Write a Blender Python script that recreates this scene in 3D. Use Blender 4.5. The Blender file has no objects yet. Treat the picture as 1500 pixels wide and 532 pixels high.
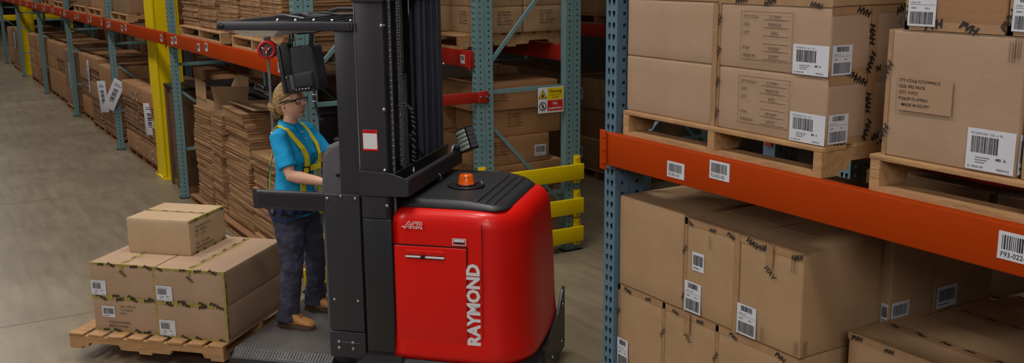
import bpy, bmesh, math, random
from mathutils import Vector, Matrix, noise
random.seed(7)
PI = math.pi
scene = bpy.context.scene
COL = scene.collection
# ------------------------------------------------------------------ materials
def lin(c):
    return tuple((x/255/12.92 if x/255 <= .04045 else ((x/255+.055)/1.055)**2.4) for x in c)
MATS = {}
def mat(name, rgb, rough=.6, metal=0, var=0.0, vscale=6, bump=0.0, bscale=60, spec=.5, emit=None, coat=0, alpha=1, trans=0, stretch=(1,1,1), dark=None, coords='Object'):
    m = bpy.data.materials.new(name); m.use_nodes = True
    nt = m.node_tree; b = nt.nodes['Principled BSDF']
    c = lin(rgb)
    b.inputs['Base Color'].default_value = (*c, 1)
    b.inputs['Roughness'].default_value = rough; b.inputs['Metallic'].default_value = metal
    b.inputs['Specular IOR Level'].default_value = spec
    b.inputs['Coat Weight'].default_value = coat
    b.inputs['Alpha'].default_value = alpha; b.inputs['Transmission Weight'].default_value = trans
    if emit: b.inputs['Emission Color'].default_value = (*lin(rgb), 1); b.inputs['Emission Strength'].default_value = emit
    if var or bump:
        tc = nt.nodes.new('ShaderNodeTexCoord'); mp = nt.nodes.new('ShaderNodeMapping')
        mp.inputs['Scale'].default_value = stretch
        nt.links.new(tc.outputs[coords], mp.inputs['Vector'])
    if var:
        n = nt.nodes.new('ShaderNodeTexNoise'); n.inputs['Scale'].default_value = vscale; n.inputs['Detail'].default_value = 6; n.inputs['Roughness'].default_value = .6
        nt.links.new(mp.outputs['Vector'], n.inputs['Vector'])
        r = nt.nodes.new('ShaderNodeValToRGB')
        d = lin(dark) if dark else tuple(x*(1-var) for x in c)
        l = tuple(min(1, x*(1+var*.6)) for x in c)
        r.color_ramp.elements[0].color = (*d, 1); r.color_ramp.elements[0].position = .3
        r.color_ramp.elements[1].color = (*l, 1); r.color_ramp.elements[1].position = .7
        nt.links.new(n.outputs['Fac'], r.inputs['Fac']); nt.links.new(r.outputs['Color'], b.inputs['Base Color'])
    if bump:
        n2 = nt.nodes.new('ShaderNodeTexNoise'); n2.inputs['Scale'].default_value = bscale; n2.inputs['Detail'].default_value = 4
        nt.links.new(mp.outputs['Vector'], n2.inputs['Vector'])
        bp = nt.nodes.new('ShaderNodeBump'); bp.inputs['Strength'].default_value = bump; bp.inputs['Distance'].default_value = .01
        nt.links.new(n2.outputs['Fac'], bp.inputs['Height']); nt.links.new(bp.outputs['Normal'], b.inputs['Normal'])
    MATS[name] = m
    return m
CARD = mat('cardboard', (168,134,98), .78, var=.12, vscale=3.5, bump=.12, bscale=45)
CARDP = mat('cardboard_pinkish', (168,138,112), .78, var=.1, vscale=3.5, bump=.12, bscale=45)
CARD2 = mat('cardboard_warm', (164,119,78), .8, var=.14, vscale=4, bump=.15, bscale=40)
CARD3 = mat('cardboard_brown', (150,112,78), .8, var=.14, vscale=3, bump=.15, bscale=50)
CARDY = mat('cardboard_pale', (190,164,118), .75, var=.08, vscale=3, bump=.1, bscale=50)
INK = mat('ink', (28,24,24), .7)
INKF = mat('ink_faded', (92,72,62), .8)
PAPER = mat('label_paper', (206,206,214), .6, var=.05, vscale=9)
GREYINK = mat('label_grey', (95,95,102), .7)
TAPE = mat('tape_tan', (162,126,92), .3, var=.15, vscale=20)
TAPEY = mat('tape_yellow', (160,142,78), .4, var=.3, vscale=30)
WOOD = mat('pallet_wood', (176,134,90), .8, var=.28, vscale=7, bump=.3, bscale=30, stretch=(1,6,6))
CRATE = mat('crate_wood', (104,72,44), .85, var=.3, vscale=7, bump=.3, bscale=30, stretch=(6,6,1))
CARDS = mat('cardboard_light', (180,152,120), .78, var=.08, vscale=3.5, bump=.1, bscale=45)
WOOD2 = mat('pallet_wood_dark', (150,104,66), .85, var=.35, vscale=7, bump=.3, bscale=30, stretch=(1,6,6))
TEAL = mat('rack_teal', (110,142,144), .5, var=.07, vscale=5, bump=.05)
TEALB = mat('rack_blue', (84,112,130), .5, var=.07, vscale=5, bump=.05)
ORANGE = mat('beam_orange', (167,55,0), .55, spec=.1, var=.06, vscale=3, bump=.03)
REDB = mat('beam_red', (160,30,14), .5, var=.08, vscale=3)
YELLOW = mat('safety_yellow', (236,204,0), .5, spec=.2, var=.06, vscale=4)
GALV = mat('galvanised', (128,138,140), .4, metal=.6)
BLACK = mat('truck_black', (40,40,45), .42, var=.06, vscale=4, bump=.03, bscale=200)
BLACK2 = mat('truck_charcoal', (51,49,56), .4, var=.05, vscale=4)
BLACK3 = mat('deep_black', (20,20,23), .5)
PLAST = mat('cover_plastic', (44,45,48), .42, bump=.08, bscale=300)
GREYP = mat('console_grey', (92,89,94), .6, bump=.1, bscale=200)
RED = mat('truck_red', (224,22,14), .36, spec=.35, coat=.12, var=.03, vscale=2)
REDD = mat('truck_red_dark', (140,14,14), .35)
STEEL = mat('bright_steel', (190,190,195), .25, metal=.9)
STEEL2 = mat('chain_steel', (128,128,136), .35, metal=.7)
WHITE = mat('white_paint', (225,225,228), .5)
AMBER = mat('amber_lens', (226,92,14), .2, trans=.0, coat=.5)
CLEAR = mat('clear_plastic_sheet', (215,218,225), .3, alpha=.55)
FROST = mat('frosted_panel', (235,235,240), .6, trans=.75)
WRAP = mat('shrink_wrap', (140,130,120), .12, alpha=.15, bump=.9, bscale=18, stretch=(1,1,3))
SHIRT = mat('polo_cotton', (2,160,220), .8, var=.06, vscale=8, bump=.35, bscale=14)
DENIM = mat('work_trousers', (58,58,76), .85, var=.14, vscale=9, bump=.5, bscale=16)
SKIN = mat('skin', (222,168,142), .5, var=.04, vscale=12)
HAIR = mat('blonde_hair', (206,168,112), .38, var=.35, vscale=20, bump=.7, bscale=40, stretch=(1,7,7), dark=(120,86,48))
LIP = mat('lips', (186,100,92), .4)
LEATH = mat('boot_leather', (184,128,72), .7, var=.12, vscale=20, bump=.2, bscale=80)
SOLE = mat('boot_sole', (86,62,46), .8)
WEBY = mat('webbing_yellow', (236,218,40), .7, bump=.1, bscale=200)
WEBN = mat('webbing_navy', (26,36,74), .7, bump=.1, bscale=200)
FABB = mat('black_nylon', (46,46,54), .6, bump=.2, bscale=120)
REDP = mat('reel_red', (200,24,30), .35)
MASTR = mat('mast_rail_grey', (74,75,90), .35, var=.1)
LED = mat('led_glass', (190,200,190), .15, coat=.5)
WALL = mat('wall_paint', (34,32,30), .9, var=.1)
CEIL = mat('ceiling_paint', (90,88,86), .9)
GREENH = mat('machine_black', (24,24,26), .6, var=.2)

def floor_mat():
    m = bpy.data.materials.new('polished_concrete'); m.use_nodes = True; nt = m.node_tree; b = nt.nodes['Principled BSDF']
    g = nt.nodes.new('ShaderNodeNewGeometry')
    n = nt.nodes.new('ShaderNodeTexNoise'); n.inputs['Scale'].default_value = .7; n.inputs['Detail'].default_value = 9; n.inputs['Roughness'].default_value = .62
    n.inputs['Distortion'].default_value = .6
    nt.links.new(g.outputs['Position'], n.inputs['Vector'])
    r = nt.nodes.new('ShaderNodeValToRGB')
    r.color_ramp.elements[0].position = .33; r.color_ramp.elements[0].color = (*lin((118,105,85)), 1)
    r.color_ramp.elements[1].position = .68; r.color_ramp.elements[1].color = (*lin((143,130,108)), 1)
    nt.links.new(n.outputs['Fac'], r.inputs['Fac'])
    # scuffs: long thin stretched noise
    mp = nt.nodes.new('ShaderNodeMapping'); mp.inputs['Scale'].default_value = (1.0, 6, 1); mp.inputs['Rotation'].default_value = (0, 0, .15)
    nt.links.new(g.outputs['Position'], mp.inputs['Vector'])
    n3 = nt.nodes.new('ShaderNodeTexNoise'); n3.inputs['Scale'].default_value = 1.6; n3.inputs['Detail'].default_value = 7; n3.inputs['Roughness'].default_value = .7
    nt.links.new(mp.outputs['Vector'], n3.inputs['Vector'])
    r3 = nt.nodes.new('ShaderNodeValToRGB'); r3.color_ramp.elements[0].position = .38; r3.color_ramp.elements[0].color = (.82,.82,.82,1)
    r3.color_ramp.elements[1].position = .66; r3.color_ramp.elements[1].color = (1.08,1.08,1.08,1)
    nt.links.new(n3.outputs['Fac'], r3.inputs['Fac'])
    mx = nt.nodes.new('ShaderNodeMixRGB'); mx.blend_type = 'MULTIPLY'; mx.inputs['Fac'].default_value = 1
    nt.links.new(r.outputs['Color'], mx.inputs[1]); nt.links.new(r3.outputs['Color'], mx.inputs[2])
    nt.links.new(mx.outputs['Color'], b.inputs['Base Color'])
    rr = nt.nodes.new('ShaderNodeMapRange'); rr.inputs['To Min'].default_value = .3; rr.inputs['To Max'].default_value = .5
    nt.links.new(n3.outputs['Fac'], rr.inputs['Value']); nt.links.new(rr.outputs['Result'], b.inputs['Roughness'])
    bp = nt.nodes.new('ShaderNodeBump'); bp.inputs['Strength'].default_value = .06
    nt.links.new(n.outputs['Fac'], bp.inputs['Height']); nt.links.new(bp.outputs['Normal'], b.inputs['Normal'])
    return m
FLOOR = floor_mat()
def tread_mat():
    m = bpy.data.materials.new('ribbed_rubber_mat'); m.use_nodes = True; nt = m.node_tree; b = nt.nodes['Principled BSDF']
    b.inputs['Base Color'].default_value = (*lin((84,79,77)), 1); b.inputs['Roughness'].default_value = .55
    tc = nt.nodes.new('ShaderNodeTexCoord')
    w1 = nt.nodes.new('ShaderNodeTexWave'); w1.bands_direction = 'X'; w1.inputs['Scale'].default_value = 14
    w2 = nt.nodes.new('ShaderNodeTexWave'); w2.bands_direction = 'Y'; w2.inputs['Scale'].default_value = 14
    for w in (w1, w2): nt.links.new(tc.outputs['Object'], w.inputs['Vector'])
    mm = nt.nodes.new('ShaderNodeMath'); mm.operation = 'MULTIPLY'
    nt.links.new(w1.outputs['Fac'], mm.inputs[0]); nt.links.new(w2.outputs['Fac'], mm.inputs[1])
    bp = nt.nodes.new('ShaderNodeBump'); bp.inputs['Strength'].default_value = 1; bp.inputs['Distance'].default_value = .006
    nt.links.new(mm.outputs[0], bp.inputs['Height']); nt.links.new(bp.outputs['Normal'], b.inputs['Normal'])
    return m
TREAD = tread_mat()
def lines_mat(name, rgb, dark):
    # corrugated board edges seen side-on: irregular horizontal layers
    m = bpy.data.materials.new(name); m.use_nodes = True; nt = m.node_tree; b = nt.nodes['Principled BSDF']
    b.inputs['Roughness'].default_value = .85
    tc = nt.nodes.new('ShaderNodeTexCoord'); mp = nt.nodes.new('ShaderNodeMapping'); mp.inputs['Scale'].default_value = (1.2, 1.2, 60)
    n = nt.nodes.new('ShaderNodeTexNoise'); n.inputs['Scale'].default_value = 2.2; n.inputs['Detail'].default_value = 5
    nt.links.new(tc.outputs['Object'], mp.inputs['Vector']); nt.links.new(mp.outputs['Vector'], n.inputs['Vector'])
    r = nt.nodes.new('ShaderNodeValToRGB'); r.color_ramp.elements[0].position = .36; r.color_ramp.elements[0].color = (*lin(dark), 1)
    r.color_ramp.elements[1].position = .6; r.color_ramp.elements[1].color = (*lin(rgb), 1)
    nt.links.new(n.outputs['Fac'], r.inputs['Fac']); nt.links.new(r.outputs['Color'], b.inputs['Base Color'])
    return m
LAYER = lines_mat('carton_edges', (176,134,92), (118,82,52))
LAYER2 = lines_mat('carton_edges_brown', (158,114,74), (104,70,44))

# ------------------------------------------------------------------ mesh builder
_txt = {}
def text_geo(s, bold=0.0, shear=0.0, align='LEFT'):
    k = (s, bold, shear, align)
    if k not in _txt:
        c = bpy.data.curves.new('t', 'FONT'); c.body = s; c.size = 1; c.resolution_u = 2; c.offset = bold; c.shear = shear; c.align_x = align
        o = bpy.data.objects.new('t', c); me = bpy.data.meshes.new_from_object(o)
        _txt[k] = ([v.co.copy() for v in me.vertices], [tuple(p.vertices) for p in me.polygons])
        bpy.data.objects.remove(o); bpy.data.curves.remove(c); bpy.data.meshes.remove(me)
    return _txt[k]
class MB:
    def __init__(s): s.v = []; s.f = []; s.m = []; s.sm = []; s.mats = []
    def mi(s, m):
        if m not in s.mats: s.mats.append(m)
        return s.mats.index(m)
    def add(s, vs, fs, m, smooth=False, M=None):
        o = len(s.v); i = s.mi(m)
        s.v += [tuple(M @ Vector(v)) if M else tuple(v) for v in vs]
        s.f += [tuple(o+k for k in f) for f in fs]; s.m += [i]*len(fs); s.sm += [smooth]*len(fs)
        return s
    def box(s, x0, y0, z0, x1, y1, z1, m, c=0.0, M=None):
        if c <= 0:
            v = [(x0,y0,z0),(x1,y0,z0),(x1,y1,z0),(x0,y1,z0),(x0,y0,z1),(x1,y0,z1),(x1,y1,z1),(x0,y1,z1)]
            return s.add(v, [(0,3,2,1),(4,5,6,7),(0,1,5,4),(1,2,6,5),(2,3,7,6),(3,0,4,7)], m, False, M)
        return s.rbox(x0, y0, z0, x1, y1, z1, m, c, 0, M, n=2)
    def rbox(s, x0, y0, z0, x1, y1, z1, m, r, bulge=0.0, M=None, n=3, mid=5, seed=0):
        def axis(a, b):
            L = [a + r*(1-math.cos(PI/2*i/n)) for i in range(n+1)] + [a+r+(b-a-2*r)*i/mid for i in range(1, mid)] + [b - r*(1-math.cos(PI/2*(n-i)/n)) for i in range(n+1)]
            return L
        if bulge == 0: mid = 1
        X, Y, Z = axis(x0,x1), axis(y0,y1), axis(z0,z1)
        nx, ny, nz = len(X), len(Y), len(Z); idx = {}; vs = []; fs = []
        cx, cy, cz = (x0+x1)/2, (y0+y1)/2, (z0+z1)/2
        def V(i, j, k):
            if (i,j,k) in idx: return idx[(i,j,k)]
            p = Vector((X[i],Y[j],Z[k]))
            q = Vector((min(max(p.x,x0+r),x1-r), min(max(p.y,y0+r),y1-r), min(max(p.z,z0+r),z1-r)))
            d = p-q
            if d.length > 1e-9: p = q + d.normalized()*r
            if bulge:
                fx = 1-abs((X[i]-cx)/(x1-x0)*2)**2; fy = 1-abs((Y[j]-cy)/(y1-y0)*2)**2; fz = 1-abs((Z[k]-cz)/(z1-z0)*2)**2
                nz_ = noise.noise(Vector((p.x*4+seed*3.1, p.y*4, p.z*4)))
                if i in (0, nx-1): p.x += (1 if i else -1)*bulge*fy*fz*(1+nz_)
                if j in (0, ny-1): p.y += (1 if j else -1)*bulge*fx*fz*(1+nz_)
                if k == nz-1: p.z -= bulge*.8*fx*fy*(1+nz_)
                nn = noise.noise_vector(Vector((p.x*7+seed, p.y*7, p.z*7)))
                if k > 0: p += nn*bulge*.35
            idx[(i,j,k)] = len(vs); vs.append(p); return len(vs)-1
        for i in range(nx-1):
            for j in range(ny-1):
                fs.append((V(i,j,0),V(i,j+1,0),V(i+1,j+1,0),V(i+1,j,0))); fs.append((V(i,j,nz-1),V(i+1,j,nz-1),V(i+1,j+1,nz-1),V(i,j+1,nz-1)))
            for k in range(nz-1):
                fs.append((V(i,0,k),V(i+1,0,k),V(i+1,0,k+1),V(i,0,k+1))); fs.append((V(i,ny-1,k),V(i,ny-1,k+1),V(i+1,ny-1,k+1),V(i+1,ny-1,k)))
        for j in range(ny-1):
            for k in range(nz-1):
                fs.append((V(0,j,k),V(0,j,k+1),V(0,j+1,k+1),V(0,j+1,k))); fs.append((V(nx-1,j,k),V(nx-1,j+1,k),V(nx-1,j+1,k+1),V(nx-1,j,k+1)))
        return s.add(vs, fs, m, True, M)
    def prism(s, pts, a, b, m, plane='XZ', M=None, smooth=False):
        n = len(pts)
        def P(p, t): return (p[0], t, p[1]) if plane == 'XZ' else ((p[0], p[1], t) if plane == 'XY' else (t, p[0], p[1]))
        v = [P(p,a) for p in pts]+[P(p,b) for p in pts]
        f = [tuple(range(n))[::-1], tuple(range(n,2*n))]+[(i,(i+1)%n,n+(i+1)%n,n+i) for i in range(n)]
        if plane == 'XZ': f = [t[::-1] for t in f]
        return s.add(v, f, m, smooth, M)
    def rings(s, R, m, cap=True, smooth=True, M=None, closed=True):
        n = len(R[0]); v = [p for r in R for p in r]; f = []
        for a in range(len(R)-1):
            for i in range(n if closed else n-1):
                j = (i+1) % n; f.append((a*n+i, a*n+j, (a+1)*n+j, (a+1)*n+i))
        if cap: f.append(tuple(range(n))[::-1]); f.append(tuple((len(R)-1)*n+i for i in range(n)))
        return s.add(v, f, m, smooth, M)
    def tube(s, pts, r, m, n=8, M=None, flat=None, up=None):
        pts = [Vector(p) for p in pts]; R = []
        if not isinstance(r, (list, tuple)): r = [r]*len(pts)
        prev = Vector(up) if up else None
        for i, p in enumerate(pts):
            t = (pts[min(i+1,len(pts)-1)]-pts[max(i-1,0)]).normalized()
            if prev is None: prev = Vector((0,0,1)) if abs(t.z) < .9 else Vector((1,0,0))
            u = (prev - t*prev.dot(t))
            u = u.normalized() if u.length > 1e-6 else t.orthogonal().normalized()
            w = t.cross(u); prev = u
            ri = r[i]; ra, rb = (ri if isinstance(ri, (list, tuple)) else (ri, ri))
            R.append([p+u*ra*math.cos(2*PI*k/n)+w*rb*math.sin(2*PI*k/n) for k in range(n)])
        return s.rings(R, m, M=M)
    def strip(s, pts, nrm, w, t, m, M=None):
        # flat webbing along pts with face normals nrm
        pts = [Vector(p) for p in pts]; R = []
        for i, p in enumerate(pts):
            tg = (pts[min(i+1,len(pts)-1)]-pts[max(i-1,0)]).normalized(); n_ = Vector(nrm[i] if isinstance(nrm, list) else nrm)
            n_ = (n_-tg*n_.dot(tg)).normalized(); b = tg.cross(n_)
            R.append([p+b*w/2+n_*t/2, p-b*w/2+n_*t/2, p-b*w/2-n_*t/2, p+b*w/2-n_*t/2])
        return s.rings(R, m, smooth=False, M=M)
    def cyl(s, a, b, r, m, n=16, r2=None, M=None):
        return s.tube([a, b], [r, r if r2 is None else r2], m, n, M)
    def lathe(s, prof, m, n=24, M=None):
        return s.rings([[(r*math.cos(2*PI*k/n), r*math.sin(2*PI*k/n), z) for k in range(n)] for r, z in prof], m, M=M)
    def ball(s, c, r, m, M=None, n=16, k=10):
        r = r if isinstance(r, (list,tuple)) else (r,r,r)
        return s.rings([[(c[0]+r[0]*math.sin(PI*(a+.02)/(k+.04))*math.cos(2*PI*i/n), c[1]+r[1]*math.sin(PI*(a+.02)/(k+.04))*math.sin(2*PI*i/n), c[2]-r[2]*math.cos(PI*(a+.02)/(k+.04))) for i in range(n)] for a in range(k+1)], m, M=M)
    def quad(s, F, u0, v0, u1, v1, off, m, rot=0):
        F = F @ Matrix.Translation((u0, v0, off)) @ Matrix.Rotation(rot, 4, 'Z')
        a, b = u1-u0, v1-v0
        return s.add([(0,0,0),(a,0,0),(a,b,0),(0,b,0)], [(0,1,2,3)], m, False, F)
    def text(s, F, st, u, v, size, off, m, rot=0, bold=0.0, shear=0.0, align='LEFT', sx=1):
        vs, fs = text_geo(st, bold, shear, align)
        F = F @ Matrix.Translation((u, v, off)) @ Matrix.Rotation(rot, 4, 'Z') @ Matrix.Diagonal((size*sx, size, 1, 1))
        return s.add(vs, fs, m, False, F)
    def build(s, name, parent=None, loc=(0,0,0), rot=(0,0,0), bevel=0):
        me = bpy.data.meshes.new(name); me.from_pydata(s.v, [], s.f)
        for m in s.mats: me.materials.append(m)
        for p, i, sm in zip(me.polygons, s.m, s.sm): p.material_index = i; p.use_smooth = sm
        me.update()
        o = bpy.data.objects.new(name, me); COL.objects.link(o); o.location = loc; o.rotation_euler = rot
        if parent: o.parent = parent
        if bevel:
            b = o.modifiers.new('bevel', 'BEVEL'); b.width = bevel; b.segments = 2; b.limit_method = 'ANGLE'; b.angle_limit = .6
        return o
def tag(o, label, cat, group=None, kind=None):
    if label: o['label'] = label
    if cat: o['category'] = cat
    if group: o['group'] = group
    if kind: o['kind'] = kind
    return o
def empty(name, label, cat, loc=(0,0,0), rz=0, group=None):
    o = bpy.data.objects.new(name, None); COL.objects.link(o); o.location = loc; o.rotation_euler = (0,0,rz); o.empty_display_size = .1
    return tag(o, label, cat, group)
def copy_thing(o, loc, label, rz=None, group=None):
    c = o.copy(); COL.objects.link(c); c.location = loc
    if rz is not None: c.rotation_euler = (0,0,rz)
    c['label'] = label
    if group: c['group'] = group
    for ch in o.children:
        d = ch.copy(); COL.objects.link(d); d.parent = c
        for g in ch.children:
            e = g.copy(); COL.objects.link(e); e.parent = d
    return c
# ------------------------------------------------------------------ setting
def struct(name, mb): o = mb.build(name); o['kind'] = 'structure'; return o
mb = MB(); mb.box(-48, -6, -.1, 6, 14, 0, FLOOR)
struct('floor', mb)
mb = MB(); mb.box(-48, 14, 0, 6, 14.2, 7.5, WALL); struct('wall_back', mb)
mb = MB(); mb.box(-48.2, -6, 0, -48, 14.2, 7.5, WALL); struct('wall_left', mb)
mb = MB(); mb.box(-48.2, -6, 7.5, 6, 14.2, 7.6, CEIL); struct('ceiling', mb)
mb = MB()
JT = mat('floor_joint', (92,84,74), .8)
for (x0,y0,x1,y1) in ((-12.15,-6,-12.15,6.8),(-7.85,-6,-7.85,6.8),(-20.5,-6,-20.5,6.8)):
    if y0 == y1: mb.box(x0, y0-.004, 0, x1, y0+.004, .0008, JT)
    else: mb.box(x0-.004, y0, 0, x0+.004, y1, .0008, JT)
o = struct('trim_1', mb)
# ------------------------------------------------------------------ rack parts
PITCH = .048
def perforated(mb, F, W, H, cols, kind, m):
    # F: frame with u along the width, v up. cols = number of hole columns.
    n = int(H/PITCH); cw = W/cols
    if kind == 'tear': hole = [(-.10,-.5),(0,-.56),(.10,-.5),(.26,.12),(.24,.38),(0,.5),(-.24,.38),(-.26,.12)]; hs = .013/.26*1.0
    vs = []; fs = []
    for c in range(cols):
        for k in range(n):
            u0, v0 = c*cw, k*PITCH; u1, v1 = u0+cw, v0+PITCH; cu, cv = (u0+u1)/2, (v0+v1)/2
            if kind == 'tear':
                sh = .004 if c == 0 else -.004
                h = [(cu+sh+a*.034, cv+b*.026) for a, b in ((-.10,-.5),(0,-.6),(.10,-.5),(.27,.12),(.20,.40),(0,.5),(-.20,.40),(-.27,.12))]
            else:
                q = .0068; h = [(cu-q,cv-q),(cu,cv-q),(cu+q,cv-q),(cu+q,cv),(cu+q,cv+q),(cu,cv+q),(cu-q,cv+q),(cu-q,cv)]
            o_ = [(u0,v0),(cu,v0),(u1,v0),(u1,cv),(u1,v1),(cu,v1),(u0,v1),(u0,cv)]
            b = len(vs); vs += [(x,y,0) for x, y in o_]+[(x,y,0) for x, y in h]
            fs += [(b+i, b+(i+1)%8, b+8+(i+1)%8, b+8+i) for i in range(8)]
    mb.add(vs, fs, m, False, F)
    mb.add([(0,n*PITCH,0),(W,n*PITCH,0),(W,H,0),(0,H,0)], [(0,1,2,3)], m, False, F)
def face_mat(origin, u, v):
    u = Vector(u); v = Vector(v); n = u.cross(v)
    M = Matrix((( u.x, v.x, n.x, origin[0]), (u.y, v.y, n.y, origin[1]), (u.z, v.z, n.z, origin[2]), (0,0,0,1)))
    return M
PH = 3.75; PW = .076; PT = .155
def post_mesh(m, sg, tubes):
    # local: x in [-PW, 0], y from 0 to sg*depth; near (+x) face at x = 0, outer face at y = 0
    mb = MB()
    H = PH; g = .004; T = PT/2-g/2
    perforated(mb, face_mat((-PW,0,0),(1,0,0),(0,0,1)), PW, H, 2, 'tear', m)
    for t in range(tubes):
        y0 = sg*t*(T+g); y1 = y0+sg*T
        perforated(mb, face_mat((0,y0,0),(0,sg,0),(0,0,1)), T, H, 1, 'sq', m)
        mb.add([(-PW,y0,0),(-PW,y1,0),(-PW,y1,H),(-PW,y0,H)], [(0,3,2,1)], m)
        mb.add([(-PW,y1,0),(0,y1,0),(0,y1,H),(-PW,y1,H)], [(0,3,2,1)], m)
        if t > 0: mb.add([(-PW,y0,0),(0,y0,0),(0,y0,H),(-PW,y0,H)], [(0,1,2,3)], m)
        mb.add([(-PW,y0,H),(0,y0,H),(0,y1,H),(-PW,y1,H)], [(0,1,2,3)], m)
    return mb
_pm = {}
def upright_frame(x, y, label, m=TEAL, D=1.1, zig=0, group='rack upright frames', tubes=2):
    o = empty('rack_upright_frame', label, 'rack frame', (x, y, 0))
    PT = .155 if tubes == 2 else .076
    for sg, yy in ((1, 0), (-1, D)):
        key = (m.name, sg, tubes)
        if key not in _pm: _pm[key] = post_mesh(m, sg, tubes).build('post'); p_ = _pm[key]
        else: p_ = _pm[key].copy(); COL.objects.link(p_)
        p_.parent = o; p_.location = (0, yy, .008)
    xm = -PW/2
    for z0, z1 in ((.55-.2*zig, None), (1.49, None), (2.65, None)):
        k = MB(); k.box(xm-.014, PT, z0-.016, xm+.014, D-PT, z0+.016, m); k.build('brace', o)
    def diag(z0, z1):
        k = MB(); L = D-2*PT; ang = math.atan2(z1-z0, L); l = math.hypot(L, z1-z0)
        k.box(-.013, 0, -.014, .013, l, .014, m, M=Matrix.Translation((xm, PT, z0)) @ Matrix.Rotation(ang, 4, 'X')); k.build('brace', o)
    diag(1.20, .42); diag(1.74, 2.55)
    for yy in (0, D-PT):
        k = MB(); k.box(-PW-.015, yy-.02, 0, .02, yy+PT+.02, .008, BLACK3)
        for a in (-.07, .0):
            k.cyl((a-.01, yy-.008, .008), (a-.01, yy-.008, .02), .007, STEEL2, 6)
        k.build('foot_plate', o)
    return o
def beam(x0, x1, y, z0, z1, label, m=ORANGE, front=-1, stickers=(), gtext=None):
    # front=-1: the visible face is the -y face at y
    o = empty('rack_beam', label, 'rack beam', ((x0+x1)/2, y, z0))
    L = (x1-x0)/2; h = z1-z0
    k = MB(); k.rbox(-L, 0, 0, L, .045, h, m, .004, n=2); k.build('beam_rail', o)
    for sx in (-1, 1):
        c = MB(); c.rbox(sx*L-.022, -.008, -.02, sx*L+.022, .0, h+.012, m, .003, n=2)
        for zz in (.01, .065, .12):
            c.cyl((sx*L-.008*sx, -.008, zz), (sx*L-.008*sx, -.012, zz), .006, m, 8)
        c.build('end_connector', o)
    for sx, sz, sw, sh, st in stickers:
        q = MB(); F = face_mat((sx-(x0+x1)/2, 0, sz-z0), (1,0,0), (0,0,1))
        q.add([(0,0,.0015),(sw,0,.0015),(sw,sh,.0015),(0,sh,.0015),(0,0,0),(sw,0,0),(sw,sh,0),(0,sh,0)], [(0,1,2,3),(7,6,5,4),(4,5,1,0),(5,6,2,1),(6,7,3,2),(7,4,0,3)], PAPER, False, F)
        u = sw*.1
        while u < sw*.88:
            w = random.choice((.002,.003,.0045))*sw/.1; q.quad(F, u, sh*.36, u+w, sh*.88, .002, INK); u += w+random.choice((.002,.003))*sw/.1
        q.text(F, st, sw*.08, sh*.1, sh*.26, .002, INK, bold=.01)
        q.build('location_label', o)
    return o
# ------------------------------------------------------------------ boxes
def faces(w, d, h):
    return {'F': face_mat((-w/2,-d/2,0),(1,0,0),(0,0,1)), 'R': face_mat((w/2,-d/2,0),(0,1,0),(0,0,1)),
            'L': face_mat((-w/2,d/2,0),(0,-1,0),(0,0,1)), 'T': face_mat((-w/2,-d/2,h),(1,0,0),(0,1,0))}
def barcode(q, F, u, v, w, h, kind=0, off=.0022):
    t = .0006
    q.add([(u,v,off),(u+w,v,off),(u+w,v+h,off),(u,v+h,off)], [(0,1,2,3)], PAPER, False, F)
    off += .0006
    def bars(a, b, c, e, step):
        x = a
        while x < c:
            ww = random.choice((.3,.5,.8))*step; q.quad(F, x, b, min(x+ww, c), e, off, INK); x += ww+random.choice((.3,.5))*step
    if kind == 0:      # wide label, bars upper left
        q.text(F, 'MCD001D0+ GA  o 96', u+w*.08, v+h*.86, h*.085, off, GREYINK)
        bars(u+w*.1, v+h*.42, u+w*.66, v+h*.82, w*.035)
        q.text(F, '480  A', u+w*.62, v+h*.28, h*.1, off, INK, bold=.02)
        for i in range(3): q.quad(F, u+w*.2, v+h*(.3-.06*i), u+w*(.5-.05*i), v+h*(.32-.06*i), off, GREYINK)
        q.text(F, '01 70000 MIP', u+w*.05, v+h*.05, h*.075, off, INK); q.text(F, 'PREPACK', u+w*.66, v+h*.05, h*.08, off, INK)
    elif kind == 1:    # tall label, bars at top and foot
        bars(u+w*.2, v+h*.78, u+w*.8, v+h*.95, w*.035)
        q.text(F, '470001 MIP', u+w*.08, v+h*.66, h*.07, off, GREYINK); q.quad(F, u+w*.05, v+h*.62, u+w*.95, v+h*.63, off, GREYINK)
        q.text(F, '00001', u+w*.1, v+h*.5, h*.08, off, INK); q.text(F, '480 A', u+w*.6, v+h*.5, h*.07, off, INK)
        bars(u+w*.08, v+h*.06, u+w*.92, v+h*.42, w*.03)
    else:
        bars(u+w*.1, v+h*.3, u+w*.9, v+h*.85, w*.04); q.quad(F, u+w*.1, v+h*.12, u+w*.6, v+h*.18, off, GREYINK)
def tape_text(q, F, L, t, size, n, off=.0035, s='PVH', side=0):
    for i in range(n):
        u = L*(i+.5+random.uniform(-.25,.25))/n
        q.text(F, s, u, t+random.uniform(-.2,.1)*size, size*random.uniform(.85,1.1), off, INK, rot=random.choice((-.35,-.2,.1,.25)), bold=.045, shear=.25, align='CENTER')
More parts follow.
